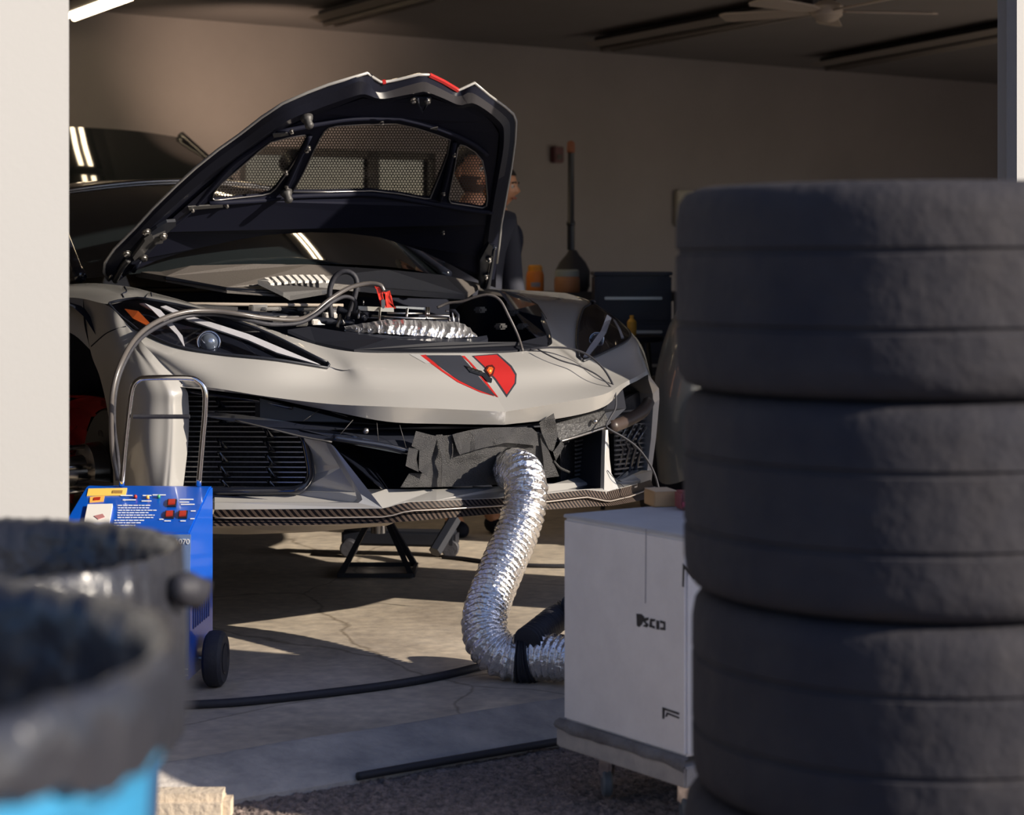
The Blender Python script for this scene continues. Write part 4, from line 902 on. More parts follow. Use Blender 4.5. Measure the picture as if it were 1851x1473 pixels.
bm = bmesh.new(); bv = [bm.verts.new(x) for x in v]; [bm.faces.new([bv[i] for i in q]) for q in f]; bmesh.ops.bevel(bm, geom=bm.edges[:], offset=.004, segments=2, affect='EDGES'); bm.verts.ensure_lookup_table()
v = [tuple(x.co) for x in bm.verts]; f = [[x.index for x in q.verts] for q in bm.faces]; bm.free()
obj('case', v, f, blue, chg, smooth=True, auto=30)
pn = (ch(0, DD-.035, ZT)-ch(0, 0, ZF)).normalized(); pN = e1.cross(pn).normalized(); pN = pN if pN.z > 0 else -pN
def cp(a, b, o=.001): return ch(a, 0, ZF)+pn*b+pN*o    # control panel coordinates
PL = (ch(0, DD-.035, ZT)-ch(0, 0, ZF)).length
def cpix(px, py):   # pixel on the panel plane -> panel point
    o = Vector((0, 0, H)); d = Vector(((px-CX)/F, 1, -(py-HY)/F)); q = ch(0, 0, ZF); t = (q-o).dot(pN)/d.dot(pN); return o+d*t
def plate(pl, name, m, th=.002, par=chg, o=.002, fn=cpix, nrm=pN):
    pts = [fn(x, y)+nrm*o for x, y in pl]; v, f = panel(pts, th, back=-nrm); return obj(name, v, f, m, par)
yel = mat('yellow_sticker', (.85, .58, .12), .5); whi = mat('white_print', (.8, .82, .85), .6); org = mat('orange_sticker', (.9, .45, .1), .5); rsw = mat('red_switch', (.40, .03, .015), .35)
cp0 = chg
plate([(160, 884), (230, 883), (227, 896), (157, 897)], 'warning_sticker', yel)
plate([(204, 888), (222, 888), (221, 893), (203, 893)], 'sticker_print', mat('brown_print', (.35, .2, .05), .6), o=.0035)
plate([(163, 899), (189, 897), (187, 907), (162, 909)], 'warning_sticker', org); plate([(170, 901), (182, 900), (181, 905), (169, 906)], 'sticker_print', rsw, o=.0035)
plate([(159, 916), (204, 915), (198, 948), (152, 950)], 'ammeter', mat('meter_face', (.78, .76, .72), .4), th=.01, o=.008)
plate([(170, 938), (186, 934), (190, 940), (178, 944)], 'meter_scale', mat('meter_print', (.45, .2, .2), .5), o=.0095)
for x, y in ((311, 911), (307, 932), (331, 932)):
    s_ = plate([(x-8, y-7), (x+9, y-7), (x+7, y+6), (x-9, y+6)], 'rocker_switch', blackp, th=.004, o=.004); plate([(x-6, y-4), (x+6, y-5), (x+5, y+3), (x-7, y+4)], 'switch_key', rsw, th=.004, o=.008, par=s_)
for x, y, m_ in ((245, 900, rsw), (267, 901, org), (287, 900, mat('green_led', (.05, .3, .15), .3))):
    p = cpix(x, y); v, f = lathe([(.005, 0), (.005, .006), (.003, .009), (.0001, .01)], 10, p, axis=tuple(pN)); obj('indicator', v, f, m_, chg, smooth=True)
random.seed(5)
mb = MB()      # rows of small print
for (x0, x1, y0, y1, st_) in ((212, 286, 914, 938, 4.4), (206, 262, 941, 951, 4.4)):
    y = y0
    while y < y1:
        x = x0+random.uniform(0, 2); xe = x1-random.uniform(0, 18)
        while x < xe:
            w = random.uniform(3, 9); pts = [cpix(a, b)+pN*.0025 for a, b in ((x, y), (min(xe, x+w), y), (min(xe, x+w), y+1.5), (x, y+1.5))]; v, f = panel(pts, .0006, back=-pN); mb.add(v, f); x += w+1.4
        y += st_
for (x0, x1, y) in ((218, 240, 896), (222, 246, 904), (258, 274, 896), (276, 300, 895), (325, 350, 903), (325, 342, 908), (327, 352, 912), (345, 354, 924), (344, 352, 938), (288, 296, 939), (297, 309, 942), (326, 336, 942), (256, 274, 906)):
    pts = [cpix(a, b)+pN*.0025 for a, b in ((x0, y), (x1, y), (x1, y+1.6), (x0, y+1.6))]; v, f = panel(pts, .0006, back=-pN); mb.add(v, f)
sm_ = mb.out('panel_lettering', whi, chg, kind='stuff')
# front label plate with its number, lower plate
def fpix(px, py):
    o = Vector((0, 0, H)); d = Vector(((px-CX)/F, 1, -(py-HY)/F)); q = ch(0, 0, .1); t = (q-o).dot(-e2)/d.dot(-e2); return o+d*t
lab = mat('pale_label', (.14, .22, .42), .5)
plate([(205, 966), (345, 966), (343, 1078), (205, 1078)], 'front_label', lab, fn=fpix, nrm=-e2)
plate([(205, 1092), (343, 1090), (341, 1222), (205, 1222)], 'front_label', lab, fn=fpix, nrm=-e2)
for y in (1208, 1219): plate([(300, y), (341, y), (341, y+2), (300, y+2)], 'label_line', whi, fn=fpix, nrm=-e2, o=.003)
def text3(body, px, py, size, m, par, name, fn, nrm, upv, sx=1.):
    cu = bpy.data.curves.new(name, 'FONT'); cu.body = body; cu.size = size; cu.extrude = .0006; cu.align_x = 'CENTER'; cu.align_y = 'CENTER'
    ob = bpy.data.objects.new('tmp', cu); C.objects.link(ob); dgr = bpy.context.evaluated_depsgraph_get(); me = bpy.data.meshes.new_from_object(ob.evaluated_get(dgr))
    bpy.data.objects.remove(ob); p = fn(px, py)+nrm*.003; xx = upv.cross(nrm).normalized()
    v = [p+xx*(q.co.x*sx)+upv*q.co.y+nrm*q.co.z for q in me.vertices]; f = [list(q.vertices) for q in me.polygons]; return obj(name, v, f, m, par)
text3('1070', 330, 979, .020, whi, chg, 'number_lettering', fpix, -e2, Vector((0, 0, 1)))
# side louvres
for k in range(8):
    s = .04+k*.028; v, f = panel([ch(-.0015, s, .17), ch(-.0015, s, .26), ch(-.0015, s+.012, .26), ch(-.0015, s+.012, .17)], .006, back=e1*-1); obj('louvre', v, f, mat('louvre_dark', (.0, .03, .18), .5), chg)
for sd_ in (0, 1):
    a_ = -.045 if sd_ == 0 else WW+.045
    wc = ch(a_, .12, 0)+Vector((0, 0, .076)); v, f = lathe([(.02, -.024), (.045, -.026), (.064, -.026), (.074, -.018), (.0765, -.008), (.0765, .008), (.074, .018), (.064, .026), (.045, .026), (.02, .024)], 32, wc, axis=tuple(e1)); wh_ = obj('wheel', v, f, rubber, chg, smooth=True, auto=35)
    v, f = lathe([(.0001, -.02), (.03, -.022), (.042, -.028), (.043, .028), (.03, .022), (.0001, .02)], 16, wc, axis=tuple(e1)); obj('wheel_hub', v, f, blackp, wh_, smooth=True, auto=40)
v, f = tube([ch(-.06, .12, .076), ch(WW+.06, .12, .076)], .007, 8, smoothpath=False); obj('axle', v, f, steel, chg)
v, f = tube([ch(.03, .03, 0.0), ch(.03, .03, .045)], .01, 8, smoothpath=False); obj('foot', v, f, rubber, chg)
v, f = tube([ch(WW-.03, .03, 0.0), ch(WW-.03, .03, .045)], .01, 8, smoothpath=False); obj('foot', v, f, rubber, chg)
v, f = tube([at(x, y, 5.61) for x, y in ((220, 879), (226, 810), (233, 745), (239, 704), (249, 688), (268, 683), (338, 683), (358, 689), (370, 705), (371, 740), (366, 800), (359, 879))], .0078, 12, sub=6); hd = obj('handle', v, f, chrome, chg, smooth=True)
v, f = tube([at(241, 753, 5.605), at(343, 753, 5.605)], .0062, 8, smoothpath=False); obj('handle_grip', v, f, rubber, hd)
# ---- cables from the charger to the battery
cabm = mat('cable_grey_brown', (.10, .09, .085), .3, coat=.3)
def cable(name, pl, r, m, label, wv=None):
    v, f = tube([at(*p) for p in pl], r, 8, sub=8); o = obj(name, v, f, m, smooth=True); center(o); tag(o, label, 'cable'); return o
cable('charger_cable', [(213, 868, 5.72), (204, 820, 5.72), (201, 760, 5.70), (204, 705, 5.70), (219, 655, 5.74), (246, 610, 5.84), (286, 580, 5.95), (335, 564, 6.03), (385, 562, 6.08), (435, 568, 6.10), (480, 575, 6.15), (530, 578, 6.22), (560, 570, 6.28), (595, 542, 6.34), (630, 521, 6.38), (662, 513, 6.40), (686, 515, 6.40), (694, 526, 6.40)], .0075, cabm, 'long grey cable arching from the blue charger over the headlight to the red clamp')
cable('charger_cable', [(216, 868, 5.75), (212, 820, 5.75), (206, 770, 5.73), (208, 712, 5.73), (222, 662, 5.77), (250, 616, 5.86), (292, 587, 5.97), (340, 571, 6.05), (385, 568, 6.10), (440, 577, 6.12), (490, 586, 6.15), (540, 584, 6.22), (572, 568, 6.28), (602, 545, 6.34), (625, 536, 6.40), (642, 545, 6.44), (640, 565, 6.46)], .0065, rubber, 'black cable twisted beside the grey one, ending in the open front boot')
cable('looped_hose', [(600, 580, 6.50), (596, 545, 6.50), (597, 520, 6.50), (606, 500, 6.50), (622, 491, 6.50), (638, 496, 6.50), (645, 512, 6.50), (640, 540, 6.50), (630, 570, 6.50), (625, 588, 6.50)], .009, rubber, 'thick black hose standing in a loop left of the red clamp')
cable('sensor_lead', [(790, 556, 6.55), (810, 548, 6.55), (835, 545, 6.54), (858, 537, 6.53), (884, 533, 6.52), (904, 543, 6.51), (920, 572, 6.50), (936, 606, 6.49), (945, 634, 6.46)], .0045, cabm, 'thin grey lead arching out of the boot right of the foil tray')
def nosewire(name, pl, label, r=.0026):
    pts = []
    for q in pl:
        h = BV.ray_cast(Vector((0, 0, H)), Vector(((q[0]-CX)/F, 1, -(q[1]-HY)/F)).normalized())[0]
        if len(q) > 2 or h is None: pts.append(at(q[0], q[1], q[2] if len(q) > 2 else 6.25))
        else: pts.append(h-(h-Vector((0, 0, H))).normalized()*.006)
    v, f = tube(pts, r, 6, sub=6); o = obj(name, v, f, rubber, smooth=True); center(o); tag(o, label, 'wire')
nosewire('wire', [(958, 632, 6.47), (978, 629, 6.475), (1000, 628, 6.485), (1030, 630, 6.49), (1060, 640, 6.49), (1085, 660, 6.475), (1100, 680, 6.465), (1111, 705, 6.44), (1113, 735, 6.42), (1103, 755, 6.40), (1096, 770, 6.38), (1105, 778, 6.38), (1130, 792, 6.40), (1155, 812, 6.41), (1178, 845, 6.42), (1190, 880, 6.42), (1193, 915, 6.40)], 'thin black wire running over the right of the nose and down past the splitter', .0036)
nosewire('wire', [(972, 631, 6.45), (990, 641, 6.43), (1015, 652, 6.42), (1045, 661, 6.425), (1075, 675, 6.42), (1095, 690, 6.42), (1108, 704, 6.425)], 'second thin black wire lying lower across the right of the nose')
# red crocodile clamps
cl = thing('jump_clamp', 'red crocodile clamp gripping the battery post in the open boot', 'clamp', at(700, 556, 6.41))
for P in ([(680, 521), (690, 519), (692, 532), (695, 552), (690, 554), (685, 540)], [(696, 530), (703, 527), (707, 536), (711, 554), (700, 555), (697, 542)]):
    v, f = panel([at(x, y, 6.40) for x, y in P], .02, back=(0, 1, 0)); bm = bmesh.new(); q = [bm.verts.new(x) for x in v]; [bm.faces.new([q[i] for i in k_]) for k_ in f]; bmesh.ops.dissolve_limit(bm, angle_limit=.05, verts=bm.verts, edges=bm.edges); bmesh.ops.bevel(bm, geom=bm.edges[:], offset=.0025, segments=2, affect='EDGES'); bm.verts.ensure_lookup_table(); bm.verts.index_update()
    v = [tuple(x.co) for x in bm.verts]; f = [[x.index for x in y.verts] for y in bm.faces]; bm.free(); obj('clamp_arm', v, f, redpl, cl)
v, f = box(at(693, 549, 6.395), (.012, .02, .03), bev=.003); obj('clamp_jaw', v, f, chrome, cl)
# ---- silver duct
duct_path = [at(916, 852, 6.24), at(930, 848, 6.10), at(945, 858, 5.985), at(951, 892, 5.93), at(943, 938, 5.90), at(925, 985, 5.85), at(905, 1032, 5.78), at(886, 1080, 5.70), at(876, 1122, 5.62), at(882, 1160, 5.56), at(908, 1184, 5.53), at(945, 1190, 5.52), at(985, 1187, 5.50), Vector((.22, 5.42, .075)), Vector((.33, 5.22, .12)), Vector((.385, 4.98, .20)), Vector((.40, 4.80, .24))]
PTS = [Vector(p) for p in cr(duct_path, 44)]
def duct_r(L, a, p):
    w = math.sin(2*PI*L/.0205+a); q = p*34
    return .0615+.0042*w+.0030*noise.noise(Vector((L*80, math.cos(a)*3.2, math.sin(a)*3.2)))+.0016*noise.noise(Vector((L*230, math.cos(a)*9, math.sin(a)*9)))
ductm = mat('duct_foil', (.95, .94, .94), .22, 1., bump=.7, bscale=70)
v, f = tube([tuple(p) for p in PTS], .06, 56, rfn=duct_r, smoothpath=False, cap=False); du = obj('flexible_duct', v, f, ductm, smooth=True)
center(du); tag(du, 'silver crinkled aluminium duct hanging from the nose of the car down to the floor', 'duct')
def seg(i0, i1, name, r, amp, pitch, label, cat):
    v, f = tube([tuple(p) for p in PTS[i0:i1]], r, 40, rfn=lambda L, a, p: r+amp*(.5+.5*math.sin(2*PI*L/pitch)), smoothpath=False, cap=False); o = obj(name, v, f, rubber, smooth=True); center(o); tag(o, label, cat)
seg(10*44+34, 11*44+28, 'ribbed_coupling', .0665, .005, .0125, 'black ribbed coupling sleeve around the lower silver duct', 'coupling')
bh = [at(952, 1160, 5.47), at(968, 1148, 5.52), at(990, 1130, 5.60), at(1015, 1112, 5.66), at(1050, 1100, 5.62), Vector((.33, 5.30, .20)), Vector((.45, 5.06, .26)), Vector((.50, 4.88, .28))]
v, f = tube([tuple(p) for p in cr(bh, 26)], .036, 28, rfn=lambda L, a, p: .034+.007*(.5+.5*math.sin(2*PI*L/.0155)), smoothpath=False); o = obj('black_hose', v, f, rubber, smooth=True); center(o); tag(o, 'black ribbed hose rising behind the duct towards the white cabinet', 'hose')
# ---- white cabinet
cabw = mat('dirty_white_panel', (.84, .81, .79), .6, bump=.08, bscale=40, col2=(.76, .73, .715), vscale=9)
cabt = mat('shaded_top_grey', (.46, .47, .50), .55, var=.08)  # shade on the cabinet top put into its bluish grey colour
Lp = Vector((.118, 4.60, 0)); f1 = Vector((.252, -.36, 0)).normalized(); f2 = Vector((-f1.y, f1.x, 0)); LW = .44; LDp = .62
def cb(a, b, z): p = Lp+f1*a+f2*b; return Vector((p.x, p.y, z))
cab = thing('cabinet', 'dirty white box cabinet on casters between the duct and the tyre stack', 'cabinet', tuple(cb(LW/2, LDp/2, -.06)))
def cbox(a0, a1, b0, b1, z0, z1, bev=.0):
    v, f = box(cb((a0+a1)/2, (b0+b1)/2, (z0+z1)/2), (a1-a0, b1-b0, z1-z0), rz=math.atan2(f1.y, f1.x), bev=bev); return v, f
v, f = cbox(0, LW, 0, LDp, .102, .568, .006); obj('carcass', v, f, cabw, cab, smooth=True, auto=30)
v, f = cbox(0, LW, 0, LDp, .568, .576, .002); obj('top_panel', v, f, cabt, cab)
v, f = cbox(-.012, LW+.012, -.012, LDp+.012, .040, .085, .004); obj('base_board', v, f, mat('base_board_beige', (.50, .46, .42), .7, col2=(.3, .28, .27), vscale=8), cab, smooth=True, auto=30)
mb = MB(); rows = []
for (dz, db) in ((.104, -.001), (.100, -.013), (.088, -.018), (.080, -.015)):
    rows.append([cb(a, db+.003*noise.noise(Vector((a*30, dz*50, 0))), dz+.008*noise.noise(Vector((a*14, 3, dz*30)))*(dz < .1)) for a in np.linspace(-.012, LW+.012, 60)])
v, f = loft(rows); obj('dusty_skirt', v, f, mat('dusty_grey', (.20, .195, .20), .9, bump=.6, bscale=60, col2=(.12, .11, .11), vscale=12), cab, smooth=True)
def cpx(px, py):
    o = Vector((0, 0, H)); d = Vector(((px-CX)/F, 1, -(py-HY)/F)); nn = -f2; t = (Lp-o).dot(nn)/d.dot(nn); return o+d*t
ink = mat('black_ink', (.015, .015, .02), .5)
def cplate(pl, name, m, o=.0015): v, f = panel([cpx(x, y)-f2*o for x, y in pl], .001, back=f2); return obj(name, v, f, m, cab)
v, f = tube([cpx(1168, 956)-f2*.0005, cpx(1167, 1090)-f2*.0005], .0012, 4, smoothpath=False); obj('panel_joint', v, f, mat('joint_grey', (.3, .29, .29), .8), cab)
for pl in ([(1151, 1109), (1160, 1110), (1165, 1115), (1161, 1128), (1156, 1133), (1152, 1131)], [(1163, 1117), (1172, 1116), (1173, 1120), (1167, 1123), (1173, 1129), (1170, 1134), (1162, 1131), (1168, 1128), (1162, 1122)],
           [(1176, 1118), (1185, 1119), (1184, 1123), (1179, 1123), (1179, 1130), (1184, 1132), (1184, 1136), (1174, 1133)], [(1187, 1121), (1192, 1122), (1192, 1138), (1187, 1137)], [(1194, 1121), (1203, 1124), (1203, 1139), (1194, 1138), (1194, 1134), (1200, 1134), (1200, 1127), (1194, 1126)]):
    cplate(pl, 'logo_lettering', ink)
for pl in ([(1198, 1299), (1201, 1299), (1202, 1283), (1228, 1292), (1228, 1288), (1198, 1278)], [(1203, 1295), (1206, 1295), (1208, 1291), (1228, 1299), (1228, 1296), (1206, 1287)], [(1234, 1060), (1237, 1061), (1238, 1028), (1254, 1048), (1256, 1045), (1235, 1018)]):
    cplate(pl, 'outline_lettering', ink)
for (a, b) in ((.10, .05), (LW-.06, .05), (.10, LDp-.06), (LW-.06, LDp-.06)):
    c0 = cb(a, b, -.062+.0325); v, f = lathe([(.028, -.011), (.0325, -.007), (.0325, .007), (.028, .011)], 20, c0, axis=tuple(f2+f1*.6)); obj('caster_wheel', v, f, mat('grey_wheel', (.12, .14, .16), .4), cab, smooth=True, auto=40)
    v, f = box(cb(a, b, .010), (.032, .030, .055), rz=math.atan2(f1.y, f1.x)+.5, bev=.006); obj('caster_fork', v, f, chrome, cab)
bx = thing('cardboard_box', 'small brown cardboard box on the back of the white cabinet', 'box', tuple(at(1196, 914, 4.72)))
v, f = box(at(1196, 901, 4.74)+Vector((0, .03, 0)), (.058, .08, .036), rz=.25, bev=.002); bz = min(q[2] for q in v); v = [(x, y, z-bz+.5765) for x, y, z in v]; obj('carton', v, f, mat('cardboard', (.55, .33, .15), .8, var=.08), bx)
v, f = box(at(1196, 888, 4.74)+Vector((0, .03, 0)), (.056, .078, .002), rz=.25); bz = min(q[2] for q in v); v = [(x, y, z-bz+.6128) for x, y, z in v]; obj('flap', v, f, mat('cardboard_light', (.62, .45, .28), .8), bx)
rb = thing('red_pouch', 'translucent tub holding a pink red pouch beside the cardboard box', 'pouch', tuple(at(1238, 920, 4.72)))
v, f = box(at(1236, 903, 4.70), (.045, .06, .042), rz=.2, bev=.004); bz = min(q[2] for q in v); v = [(x+.008, y, z-bz+.5765) for x, y, z in v]; obj('tub', v, f, mat('dull_red_tub', (.32, .08, .09), .4), rb)
v, f = box(at(1240, 908, 4.70)-Vector((0, .04, 0)), (.035, .02, .03), rz=.4, bev=.009); bz = min(q[2] for q in v); v = [(x+.004, y, z-bz+.5765) for x, y, z in v]; obj('pouch', v, f, mat('pink_red', (.75, .06, .14), .4), rb, smooth=True)
# ================================================================ BACKGROUND
# ---- ceiling fixtures
def cz(px, py, z): Y = (z-H)*F/(HY-py); return Vector(((px-CX)/F*Y, Y, z))
fixdark = mat('fixture_dark', (.035, .035, .045), .6); fixlens = mat('fixture_lens_off', (.22, .20, .19), .6)
lit = mat('lit_tube', (1, .85, .6), .5, emit=(1., .78, .50), estr=10.)
def fixture(a, b, label, on, w=.16, h=.10):
    d = (b-a); L = d.length; d.normalize(); s = Vector((d.y, -d.x, 0)); t = thing('ceiling_light', label, 'ceiling light', tuple((a+b)/2+Vector((0, 0, h))), 'strip lights on the garage ceiling')
    mid_ = (a+b)/2; rz = math.atan2(d.y, d.x)
    v, f = box(mid_+Vector((0, 0, h*.6)), (L, w, h*.8), rz=rz, bev=.008); obj('housing', v, f, fixdark, t)
    for k in (-1, 1):
        v, f = tube([a+d*.03+s*k*w*.25+Vector((0, 0, h*.08)), b-d*.03+s*k*w*.25+Vector((0, 0, h*.08))], .019, 8, smoothpath=False); obj('tube', v, f, lit if on else fixlens, t, smooth=True)
    v, f = loft([[a+s*w*.5+Vector((0, 0, h*.2)), b+s*w*.5+Vector((0, 0, h*.2))], [a+s*w*.95+Vector((0, 0, h*.5)), b+s*w*.95+Vector((0, 0, h*.5))]]); obj('reflector', v, f, fixlens, t)
    v, f = loft([[a-s*w*.5+Vector((0, 0, h*.2)), b-s*w*.5+Vector((0, 0, h*.2))], [a-s*w*.95+Vector((0, 0, h*.5)), b-s*w*.95+Vector((0, 0, h*.5))]]); obj('reflector', v, f, fixdark, t)
rowd = Vector((.49, -.87, 0)).normalized(); r0_ = Vector((-2.95, 13.2, 2.78))
for k in range(4): fixture(r0_+rowd*(k*1.35), r0_+rowd*(k*1.35+1.22), 'lit strip light at the top left corner of the ceiling' if k == 0 else 'lit strip light continuing the left row overhead, out of frame', True)
r1_ = Vector((-1.75, 13.6, 2.78))
fixture(cz(594, 47, 2.78), cz(594, 47, 2.78)+rowd*1.6, 'dark strip light left of the lid, running out of the top of the frame', False)
fixture(cz(1094, 92, 2.78), cz(1490, 20, 2.78), 'long dark strip light ending beside the ceiling fan', False, .2)
fixture(cz(1500, 127, 2.78), cz(1850, 64, 2.78), 'dark strip light at the far right of the ceiling', False, .2)
# ---- ceiling fan
fc = Vector(((1495-CX)/F*11.0, 11.0, 1.15+458/F*11.0)); fan = thing('ceiling_fan', 'tan ceiling fan with five blades at the upper right', 'fan', (fc.x, fc.y, ZC))
fanm = mat('fan_tan', (.55, .48, .42), .5)
v, f = lathe([(.0001, -.06), (.05, -.05), (.085, -.02), (.09, .03), (.05, .06), (.02, .07), (.02, ZC-fc.z-.03), (.06, ZC-fc.z-.02), (.06, ZC-fc.z)], 24, fc); obj('motor', v, f, fanm, fan, smooth=True, auto=35)
for k in range(5):
    a = math.radians(-64+72*k); d = Vector((math.cos(a), math.sin(a), 0)); s = Vector((-d.y, d.x, .18)).normalized()
    P = [d*.10+s*.03, d*.2+s*.055, d*.58+s*.075, d*.62+s*.05, d*.62-s*.05, d*.58-s*.075, d*.2-s*.055, d*.10-s*.03]; v, f = panel([fc+q for q in P], .01, back=(0, 0, 1)); obj('blade', v, f, fanm, fan)
# ---- people
def skinmesh(pts, edges, radii, root=0, sub=2):
    me = bpy.data.meshes.new('t'); me.from_pydata([tuple(p) for p in pts], edges, []); ob = bpy.data.objects.new('t', me); C.objects.link(ob)
    md = ob.modifiers.new('s', 'SKIN'); md.use_smooth_shade = True
    for i, r in enumerate(radii):
        rr = r if isinstance(r, tuple) else (r, r); me.skin_vertices[0].data[i].radius = rr; me.skin_vertices[0].data[i].use_root = (i == root)
    sb = ob.modifiers.new('b', 'SUBSURF'); sb.levels = sub; sb.render_levels = sub
    dgr = bpy.context.evaluated_depsgraph_get(); m2 = bpy.data.meshes.new_from_object(ob.evaluated_get(dgr))
    v = [q.co.copy() for q in m2.vertices]; f = [list(q.vertices) for q in m2.polygons]; bpy.data.objects.remove(ob); return v, f
def head_mesh(h=.235):
    """head facing -Y, centre at origin, height h"""
    v = []; f = []; nu, nv = 40, 28
    for j in range(nv+1):
        t = PI*j/nv
        for i in range(nu):
            a = 2*PI*i/nu; x = math.sin(t)*math.cos(a); y = math.sin(t)*math.sin(a); z = math.cos(t)
            X = x*.077; Y = y*.098; Z = z*h/2
            if z < -.1: k = 1-.34*min(1, (-z-.1)/.9)**1.3; X *= k; Y *= (1-.15*min(1, (-z-.1)/.9)) if y < 0 else (1-.35*min(1, (-z-.1)/.9))
            fr = max(0, -y)**3
            if abs(x) < .5:
                nose = math.exp(-(x/.14)**2)*math.exp(-((z+.12)/.17)**2)*fr; Y -= .026*nose
                for sx in (-1, 1): Y += .012*math.exp(-((x-sx*.38)/.17)**2)*math.exp(-((z-.06)/.11)**2)*fr
                Y -= .006*math.exp(-(x/.32)**2)*math.exp(-((z+.47)/.07)**2)*fr; Y += .004*math.exp(-(x/.3)**2)*math.exp(-((z+.40)/.03)**2)*fr
                Y -= .007*math.exp(-((z-.22)/.07)**2)*fr; Y -= .010*math.exp(-(x/.3)**2)*math.exp(-((z+.85)/.15)**2)*fr
            v.append(Vector((X, Y, Z)))
    for j in range(nv):
        for i in range(nu): f.append((j*nu+i, j*nu+(i+1) % nu, (j+1)*nu+(i+1) % nu, (j+1)*nu+i))
    return v, f
skinc = mat('skin', (.62, .31, .18), .5); hairc = mat('black_hair', (.010, .008, .008), .6, bump=1., bscale=120)
eyew = mat('eye_white', (.6, .55, .5), .3); eyed = mat('eye_dark', (.02, .012, .01), .2); lipm = mat('lips', (.33, .11, .08), .5); beardm = mat('stubble', (.09, .05, .04), .9)
def person(x, y, hgt, face, turn, label, jcol, pcol, beard):
    k = hgt/1.75; R = Matrix.Rotation(face, 4, 'Z'); T = Matrix.Translation((x, y, 0)) @ R @ Matrix.Scale(k, 4)
    root = thing('person', label, 'person', (x, y, 0)); TW = lambda L: [tuple(T @ Vector(p)) for p in L]
    J = [(0, 0, .95), (0, 0, 1.10), (0, -.005, 1.28), (0, .0, 1.42), (0, -.01, 1.50), (0, -.02, 1.57), (.17, 0, 1.42), (.215, .02, 1.14), (.23, -.07, .92), (.235, -.10, .84), (-.17, 0, 1.42), (-.215, .02, 1.14), (-.20, -.12, .96), (-.19, -.18, .90), (.09, 0, .90), (.10, -.01, .50), (.10, .02, .10), (.10, -.10, .04), (-.09, 0, .90), (-.10, -.01, .50), (-.10, .02, .10), (-.10, -.10, .04)]
    E_ = [(0, 1), (1, 2), (2, 3), (3, 4), (4, 5), (3, 6), (6, 7), (7, 8), (8, 9), (3, 10), (10, 11), (11, 12), (12, 13), (0, 14), (14, 15), (15, 16), (16, 17), (0, 18), (18, 19), (19, 20), (20, 21)]
    rad = [(.14, .10), (.13, .095), (.15, .10), (.10, .075), .055, .053, .055, .042, .028, .030, .055, .042, .028, .030, .085, .055, .042, .035, .085, .055, .042, .035]
    bv_, bf_ = skinmesh(J, E_, rad); mb = MB(); mb.add(TW(bv_), bf_)
    Rh = Matrix.Translation((0, -.02, 1.655)) @ Matrix.Rotation(turn, 4, 'Z') @ Matrix.Rotation(.10, 4, 'X'); hv, hf = head_mesh(); HT = lambda L: TW([Rh @ Vector(p) for p in L])
    mb.add(HT(hv), hf)
    for sx in (-1, 1):
        ev, ef = lathe([(.0001, -.006), (.012, -.006), (.017, .0), (.016, .008), (.008, .01), (.0001, .006)], 14, (0, 0, 0)); ev = [Vector((sx*(.074+q[2]), .012+q[0]*.8, -.008+q[1]*1.75)) for q in ev]; mb.add(HT(ev), ef)
        # hands: palm, four fingers, thumb
        hb_ = Vector(J[9] if sx == 1 else J[13]); pj = [hb_, hb_+Vector((0, -.03, -.06))]
        hp = [hb_+Vector((0, 0, .02)), hb_+Vector((0, -.02, -.05))]; he = [(0, 1)]; hr = [(.016, .026), (.013, .032)]
        for q in range(4):
            b0 = len(hp); off = (q-1.5)*.019; L_ = (.075, .085, .08, .062)[q]; hp += [hb_+Vector((0, -.02+off, -.065)), hb_+Vector((-sx*.006, -.025+off, -.065-L_*.5)), hb_+Vector((-sx*.022, -.03+off, -.065-L_*.9))]; he += [(1, b0), (b0, b0+1), (b0+1, b0+2)]; hr += [.009, .0085, .0075]
        b0 = len(hp); hp += [hb_+Vector((-sx*.012, -.05, -.03)), hb_+Vector((-sx*.025, -.068, -.065))]; he += [(1, b0), (b0, b0+1)]; hr += [.011, .009]
        qv, qf = skinmesh(hp, he, hr, sub=1); mb.add(TW(qv), qf)
    body_ = mb.out('body', skinc, root, smooth=True)
    for sx in (-1, 1):
        ev, ef = lathe([(.0001, -.0115), (.008, -.009), (.0115, 0), (.008, .009), (.0001, .0115)], 14, (sx*.030, -.081, .008)); obj('eye', HT(ev), ef, eyew, body_, smooth=True)
        ev, ef = lathe([(.0001, 0), (.0055, 0), (.005, .002), (.0001, .003)], 12, (sx*.030, -.0915, .008), axis=(0, -1, 0)); obj('iris', HT(ev), ef, eyed, body_)
        ev, ef = tube([(sx*.015, -.100, .027), (sx*.030, -.099, .032), (sx*.047, -.088, .026)], .0042, 6); obj('eyebrow', HT(ev), ef, hairc, body_, smooth=True)
    ev, ef = tube([(-.025, -.088, -.055), (-.010, -.097, -.052), (0, -.098, -.054), (.010, -.097, -.052), (.025, -.088, -.055)], .0055, 6); obj('mouth', HT(ev), ef, lipm, body_, smooth=True)
    def cap(zf, m, name, ex):
        vv_, ff_ = head_mesh(); ff2 = []
        for q in ff_:
            c_ = sum((vv_[i] for i in q), Vector())/4
            if zf(c_): ff2.append(q)
        vv_ = [p+Vector((p.x, p.y*.9, p.z*.75))*ex for p in vv_]; used = sorted({i for q in ff2 for i in q}); mp_ = {i: n_ for n_, i in enumerate(used)}
        obj(name, HT([vv_[i] for i in used]), [[mp_[i] for i in q] for q in ff2], m, body_, smooth=True)
    cap(lambda c_: c_.z > .062-.0*c_.y+(.0 if c_.y < -.03 else -.07*min(1, (c_.y+.03)/.05)), hairc, 'hair', .10)
